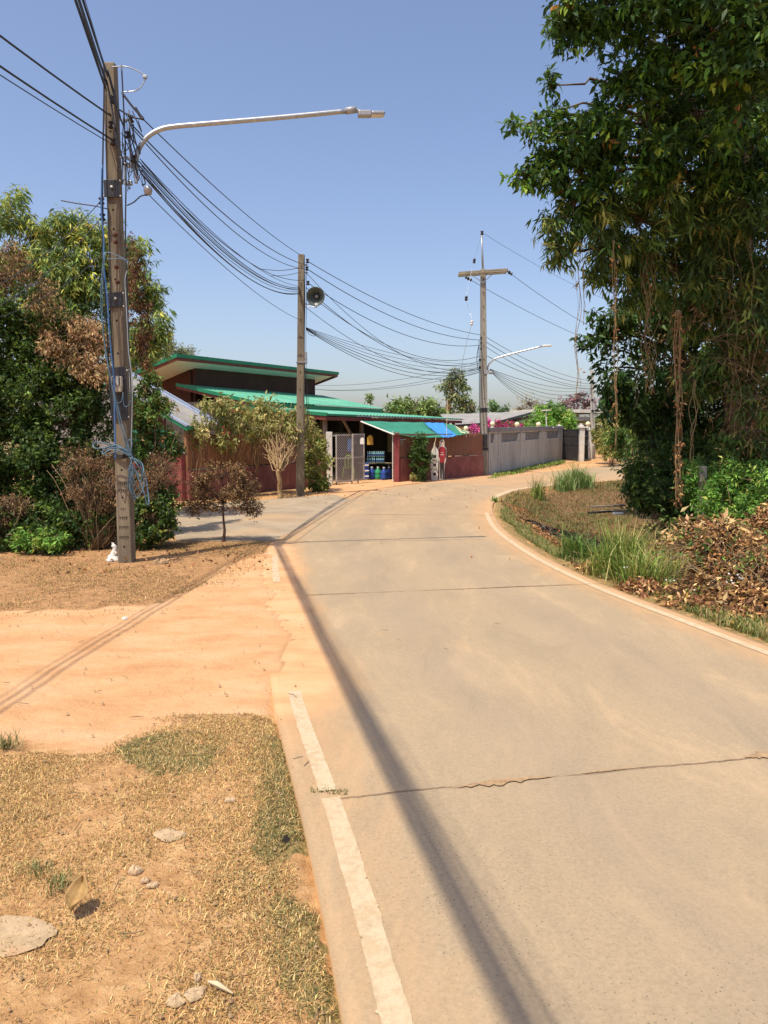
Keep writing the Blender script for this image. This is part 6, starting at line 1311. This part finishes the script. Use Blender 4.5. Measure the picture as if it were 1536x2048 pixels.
fan('pale shrub with thick forked trunk left of the loudspeaker pole', 560, 998, [B(540, 820, 21.2, 36, 22), B(580, 835, 21.4, 30, 20), B(545, 850, 21.0, 40, 18), B(520, 870, 21, 22, 14), B(565, 862, 20.7, 30, 18), B(612, 845, 21.8, 26, 24), B(590, 880, 21.0, 18, 14)], 131, 7, 14, .75, .07)
fan('slender pale shrub between the two fanned shrubs', 505, 985, [B(505, 815, 21.6, 26, 20), B(515, 850, 21.6, 22, 18)], 132, 6, 10)
fan('thin bare stemmed shrub at the red fence corner', 392, 1000, [B(395, 870, 19.4, 20, 20), B(380, 890, 19.4, 14, 14)], 133, 5, 9)
shrub('leafy yellow green bush between the loudspeaker pole and the white gate post', 632, 985, [B(630, 890, 23, 22, 18), B(635, 920, 22.6, 24, 24), B(625, 950, 22.2, 20, 22), B(645, 960, 22, 14, 16), B(620, 870, 23, 18, 12)], [(hexc('8a9048'), 3), (hexc('a8a25c'), 3), (hexc('6a7a38'), 2)], 5, .11, .42, 16, 134, .3, Y_=22.4)
shrub('small dark weed clump at the foot of the white gate post', 640, 980, [B(645, 972, 22, 14, 9), B(630, 975, 22, 10, 8)], GRN_M, 5, .06, .4, 18, 135, .1, Y_=22.2)
shrub('upright dark green shrub growing against the steel fence by the white cut-out board', 838, 962, [B(842, 885, 27, 10, 20), B(838, 905, 27, 16, 20), B(840, 930, 27, 18, 18), B(838, 950, 27, 12, 12), B(855, 915, 27, 8, 10)], GRN_D[:2] + GRN_M[:2], 5, .10, .42, 26, 136, .2, Y_=27)
shrub('small dry stalk at the foot of the upright green shrub', 826, 962, [B(826, 955, 26.8, 5, 7)], PALE, 4, .06, .4, 20, 137, .1, Y_=26.8)
# bougainvillea and trees behind the grey wall
PINK = [(hexc('d8509c'), 4), (hexc('e87ab8'), 3), (hexc('b83a80'), 2), (hexc('6a8040'), .7)]
shrub('bright pink bougainvillea left of the crossarm pole above the fence', 955, 900, [B(950, 856, 36, 10, 8), B(972, 850, 37, 10, 11)], PINK, 5, .11, .6, 40, 140, .1, Y_=36.5, lmat='petal')
shrub('deep pink bougainvillea spray right of the crossarm pole', 1015, 900, [B(1000, 850, 39, 14, 9), B(1020, 852, 40, 14, 8), B(1040, 856, 41, 8, 6)], [(hexc('c03a78'), 4), (hexc('a03868'), 3), (hexc('6a8040'), 2)], 5, .11, .6, 30, 141, .1, Y_=40, lmat='petal')
tree('round_tree', 'round bright green tree behind the solar lamp and grey wall', 'tree', A(1100, 900, 49), [B(1100, 825, 49, 26, 16), B(1080, 845, 48, 24, 16), B(1120, 840, 49, 28, 20), B(1140, 855, 48, 22, 16), B(1060, 855, 47, 18, 10), B(1100, 860, 47, 30, 14)], [(hexc('6a9a3a'), 4), (hexc('86ae46'), 3), (hexc('4f7a2c'), 3), (hexc('a8b858'), 1)], 6, .26, .26, 30, trunk=[A(1100, 900, 49), A(1100, 840, 49)], tr=.14, droop=.4, seed=142, twig=5)
tree('gum_tree', 'tall gum tree with pale trunk and ragged crown left of the crossarm pole', 'tree', A(900, 900, 75), [B(905, 757, 75, 18, 14), B(888, 775, 75, 12, 10), B(925, 770, 75, 14, 12), B(905, 790, 75, 14, 10), B(925, 808, 75, 18, 16), B(940, 818, 75, 12, 12), B(890, 825, 75, 14, 10)], [(hexc('7d8a5c'), 3), (hexc('939a6a'), 3), (hexc('5f6f44'), 2.5), (hexc('a89a74'), 1)], 5, .42, .3, 34, trunk=[A(898, 905, 75), A(896, 820, 75), A(902, 790, 75), A(908, 760, 75)], tr=.34, droop=.5, seed=143, twig=5, tmat='tan_stem', clump=.22)
BT = [(hexc('6f8a48'), 3), (hexc('8aa05a'), 3), (hexc('557038'), 2.5)]
gbk = 'trees beyond the green roof'
for i, (bl, lb, pal) in enumerate((([B(800, 818, 70, 24, 22), B(780, 835, 70, 20, 12)], 'light green bushy tree just beyond the lower end of the green roof', BT), ([B(835, 815, 72, 26, 18), B(815, 832, 72, 22, 12)], 'olive bushy tree second beyond the green roof', GREY), ([B(862, 818, 68, 20, 18), B(875, 834, 68, 24, 10)], 'fresh green tree at the foot of the gum tree', BT), ([B(762, 838, 66, 16, 10)], 'low green bush touching the end of the middle roof', BT))):
    c_ = bl[0][0]; tree('bushy_tree', lb, 'tree', (c_[0], c_[1], float(rise(c_[1]))), bl, pal, 5, .42, .32, 30, trunk=[(c_[0], c_[1], .4), tuple(c_)], tr=.15, droop=.3, seed=150 + i, group=gbk, twig=6)
c_ = A(741, 808, 68); tree('thin_sapling', 'thin leafy tip poking above the right end of the green roof', 'tree', (c_[0], c_[1], .5), [B(741, 803, 68, 5, 8), B(738, 798, 68, 3, 4)], BT, 4, .4, .35, 60, trunk=[(c_[0], c_[1], .5), tuple(c_)], tr=.06, seed=160, twig=3)
tree('small_tree', 'small rounded far tree alone on the skyline right of the crossarm pole', 'tree', A(987, 880, 110), [B(987, 806, 110, 8, 9), B(988, 818, 110, 9, 7)], [(hexc('7a9a68'), 3), (hexc('5f8050'), 2)], 5, .6, .35, 60, trunk=[A(987, 880, 110), A(987, 815, 110)], tr=.2, seed=161, twig=4)
tree('small_tree', 'low dark far bush on the skyline next to the small rounded tree', 'tree', A(1005, 880, 105), [B(1008, 820, 105, 10, 5), B(998, 822, 105, 7, 4), B(1012, 815, 105, 3, 5)], [(hexc('5f7a50'), 3), (hexc('4a6440'), 2)], 5, .55, .35, 60, trunk=[A(1005, 880, 105), A(1005, 820, 105)], tr=.2, seed=162, twig=4)
tree('bare_tree', 'pale almost leafless tree behind the white roofs', 'tree', A(1058, 880, 85), [B(1058, 808, 85, 22, 16), B(1040, 818, 85, 14, 8), B(1075, 815, 85, 12, 10)], [(hexc('b0a88c'), 3), (hexc('98906f'), 2)], 3, .3, .3, 9, trunk=[A(1058, 880, 85), A(1058, 820, 85)], tr=.25, seed=163, lay=.5, twig=36, tmat='grey_twig', twr=.05)
tree('bare_tree', 'purplish bare twigged tree behind the far gate', 'tree', A(1155, 880, 80), [B(1150, 803, 80, 26, 16), B(1130, 812, 80, 12, 10), B(1175, 810, 80, 18, 14), B(1160, 790, 80, 14, 6)], [(hexc('8a6870'), 3), (hexc('a08088'), 2), (hexc('6f5058'), 2)], 4, .34, .5, 24, trunk=[A(1155, 880, 80), A(1155, 815, 80)], tr=.25, seed=164, lay=1.6, twig=30, tmat='dead_twig', twr=.05)
# far tree belt so that the horizon is closed all round
r = np.random.default_rng(170); bl = []
for a0 in np.linspace(-1.25, 1.25, 60):
    d = r.uniform(120, 150); c_ = np.array([d * sin(a0), d * cos(a0), .5 + r.uniform(1.2, 2.2)]); bl.append((c_, np.array([6.5, 4, r.uniform(1.6, 2.8)]), 1300))
P, O = sprigs(r, bl, 260, .35, 30, .3); tag(put('far_woodland', foliage(r, P, O, 4, .9, .5, [(hexc('66784c'), 3), (hexc('7f8a5c'), 3), (hexc('556842'), 2), (hexc('9a9270'), 1)], .2), 'leaf'), 'low belt of far woodland along the horizon', 'woodland', kind='stuff')

# ---- foreground small things
r = np.random.default_rng(180)
lc = G(150, 1822); Yk = lc[1]
def curled(c_, L, Wd, az, lift, curl, name, lb, mat, grp=None):
    """a dead leaf: a pointed blade folded on its midrib and cupped"""
    mb = MB(); V = []; nu, nv = 12, 8; ca, sa = cos(az), sin(az)
    for i in range(nu + 1):
        u_ = i / nu; wd = Wd * sin(pi * u_ ** .8) ** .8
        for j in range(nv + 1):
            v_ = j / nv * 2 - 1; x = (u_ - .3) * L; y = v_ * wd * cos(curl * abs(v_) * .9); z = lift * u_ + Wd * sin(curl * abs(v_)) * .9 + .004 * sin(u_ * 9)
            V.append(c_ + (x * ca - y * sa, x * sa + y * ca, z + .004))
    mb.add(V, [(i * (nv + 1) + j, i * (nv + 1) + j + 1, (i + 1) * (nv + 1) + j + 1, (i + 1) * (nv + 1) + j) for i in range(nu) for j in range(nv)])
    o = mb.build(name, mat, None, True); s_ = o.modifiers.new('thickness', 'SOLIDIFY'); s_.thickness = .0012; return tag(o, lb, 'leaf', grp)
surf('dead_leaf', hexc('a98a58'), hexc('8c6e44'), 30, .7, .25, spec=.3)
curled(lc + (0, 0, .002), .10, .05, 1.5, .055, .75, 'fallen_leaf', 'large curled tan dead leaf standing up beside the flat stone', 'dead_leaf')
def rock(x, y, w, h, d, lb, mat='stone', grp=None, seed=0):
    c_ = G(x, y); k_ = px(1, c_[1]); c_[2] = float(hgt(c_[0], c_[1])) + .006; r_ = np.random.default_rng(seed); n = 26; mb = MB(); V = []
    ph = r_.random(4) * 6; rad = [1 + .16 * sin(2 * 2 * pi * i / n + ph[0]) + .14 * sin(3 * 2 * pi * i / n + ph[1]) + .08 * sin(7 * 2 * pi * i / n + ph[2]) + r_.normal(0, .04) for i in range(n)]
    prof = ((1.0, -.3), (1.0, .2), (.86, .75), (.5, .98), (.05, 1.0))
    for pr, hz in prof: V += [c_ + (w * k_ / 2 * rad[i] * pr * cos(2 * pi * i / n), d * k_ / 2 * rad[(i + 2) % n] * pr * sin(2 * pi * i / n), h * k_ * hz * (1 + .25 * sin(i * .9 + ph[2]) + r_.normal(0, .12))) for i in range(n)]
    mb.add(V, [(j * n + i, j * n + (i + 1) % n, (j + 1) * n + (i + 1) % n, (j + 1) * n + i) for j in range(4) for i in range(n)] + [tuple(range(4 * n, 5 * n))])
    return tag(mb.build('stone', mat, None), lb, 'stone', grp)
rock(30, 1858, 170, 1.6, 120, 'broad flat grey brown stone slab at the left edge', 'flat_stone', None, 1)
gs_ = 'pale stones in the dry grass'
rock(270, 1738, 26, 8, 30, 'white angular stone in the middle of the dry grass', 'stone', gs_, 2); rock(290, 1757, 18, 5, 18, 'smaller pale stone just right below the white angular stone', 'stone', gs_, 3)
rock(305, 1766, 26, 5, 20, 'pinkish flat pebble beside the white angular stone', 'stone', gs_, 4); rock(390, 1985, 50, 5, 40, 'broad pale stone half buried near the bottom edge', 'flat_stone', gs_, 5)
rock(350, 2000, 40, 5, 36, 'pale stone left of the broad buried one near the bottom edge', 'flat_stone', gs_, 6); rock(395, 1955, 18, 8, 22, 'small white stone above the broad buried one', 'stone', gs_, 7)
rock(340, 1668, 60, 4, 50, 'pale patch of crumbled stone in the middle left foreground', 'flat_stone', gs_, 8); rock(460, 1600, 26, 5, 14, 'tiny pale stone near the green turf', 'stone', gs_, 9)
rock(320, 1128, 30, 7, 24, 'orange brown lump of earth right of the tall pole foot', 'spall', None, 10)
rock(572, 1680, 14, 10, 14, 'small black lump lying in the green turf patch', 'burnt', None, 11); rock(250, 1243, 9, 4, 6, 'white pebble on the bare orange earth', 'paper_white', gs_, 12)
c_ = G(440, 1975); mb = MB(); mb.tube([c_ + (-.04, .02, .004), c_ + (-.01, .006, .007), c_ + (.045, -.03, .004)], [.004, .010, .003], 5); tag(mb.build('wood_chip', 'white_fibre'), 'short pale splinter of wood lying in the dry grass near the bottom', 'wood chip')
# stones, crumbs and twigs strewn on the earth and road
def scatter(name, label, mat, spec, seed):
    r_ = np.random.default_rng(seed); mb = MB()
    for poly, n, smin, smax in spec:
        Pw = np.array(wpoly(poly)); lo, hi = Pw.min(0), Pw.max(0)
        for _ in range(n):
            q_ = lo + r_.random(2) * (hi - lo)
            if not inpoly(q_[0], q_[1], [tuple(a) for a in Pw]): continue
            s_ = smin + (smax - smin) * r_.random() ** 3; z = float(hgt(*q_)); onr = RLX(q_[1]) < q_[0] < RRX(q_[1]); z = z + .062 if onr else z + .012
            a0 = r_.random() * 6; n_ = 5; ring = [(q_[0] + s_ * r_.uniform(.6, 1) * cos(a0 + 2 * pi * i / n_), q_[1] + s_ * r_.uniform(.6, 1) * sin(a0 + 2 * pi * i / n_), z - .001) for i in range(n_)]
            mb.add(ring + [(q_[0], q_[1], z + s_ * .7)], [(i, (i + 1) % n_, n_) for i in range(n_)])
    return tag(mb.build(name, mat), label, name, kind='stuff')
SP = [(0, 1235), (190, 1225), (330, 1215), (430, 1160), (560, 1110), (620, 1250), (600, 1440), (330, 1440), (200, 1500), (0, 1500)]
RP = [(640, 1200), (1200, 1200), (1536, 1320), (1536, 2100), (760, 2100)]
scatter('gravel', 'small dark crumbs on the orange earth', 'spall', [(SP, 700, .003, .014), (FG, 900, .003, .012)], 190)
scatter('gravel', 'tiny grey and pale chips scattered on the concrete road', 'flat_stone', [(RP, 90, .0015, .005)], 191)
mb = MB(); r = np.random.default_rng(193)
for poly, n in ((SP, 60), (FG, 60), ([(600, 1200), (1100, 1200), (1400, 1500), (800, 1500)], 5)):
    Pw = np.array(wpoly(poly)); lo, hi = Pw.min(0), Pw.max(0)
    for _ in range(n):
        q_ = lo + r.random(2) * (hi - lo)
        if not inpoly(q_[0], q_[1], [tuple(a) for a in Pw]): continue
        a0 = r.random() * pi; L = r.uniform(.02, .10); d = np.array([cos(a0), sin(a0), 0]) * L / 2; z = float(hgt(*q_)) + (.062 if RLX(q_[1]) < q_[0] < RRX(q_[1]) else .012); c_ = np.array([*q_, z + .003])
        mb.tube([c_ - d, c_ + (r.normal(0, .006), r.normal(0, .006), .003), c_ + d], [.0018, .0022, .0012], 4)
tag(mb.build('fallen_twigs', 'dry_twig'), 'short dry twigs lying on the earth and road', 'twigs', kind='stuff')
r = np.random.default_rng(194)
P = np.array([G(r.uniform(380, 960), r.uniform(962, 1010)) for _ in range(150)] + [G(r.uniform(60, 540), r.uniform(1092, 1150)) for _ in range(300)] + [G(r.uniform(690, 1040), r.uniform(1000, 1130)) for _ in range(10)] + [G(r.uniform(540, 660), r.uniform(985, 1000)) for _ in range(120)])
P[:, 2] = np.array([max(float(hgt(p[0], p[1])), .014 if RLX(p[1]) < p[0] < RRX(p[1]) else -1) for p in P]) + .02
tag(put('leaf_litter', foliage(r, P, unit(r.normal(size=P.shape)), 1, .06, .5, BRN_O, .1), 'dry_leaf'), 'dead leaves scattered on the verge and driveway', 'leaf litter', kind='stuff')
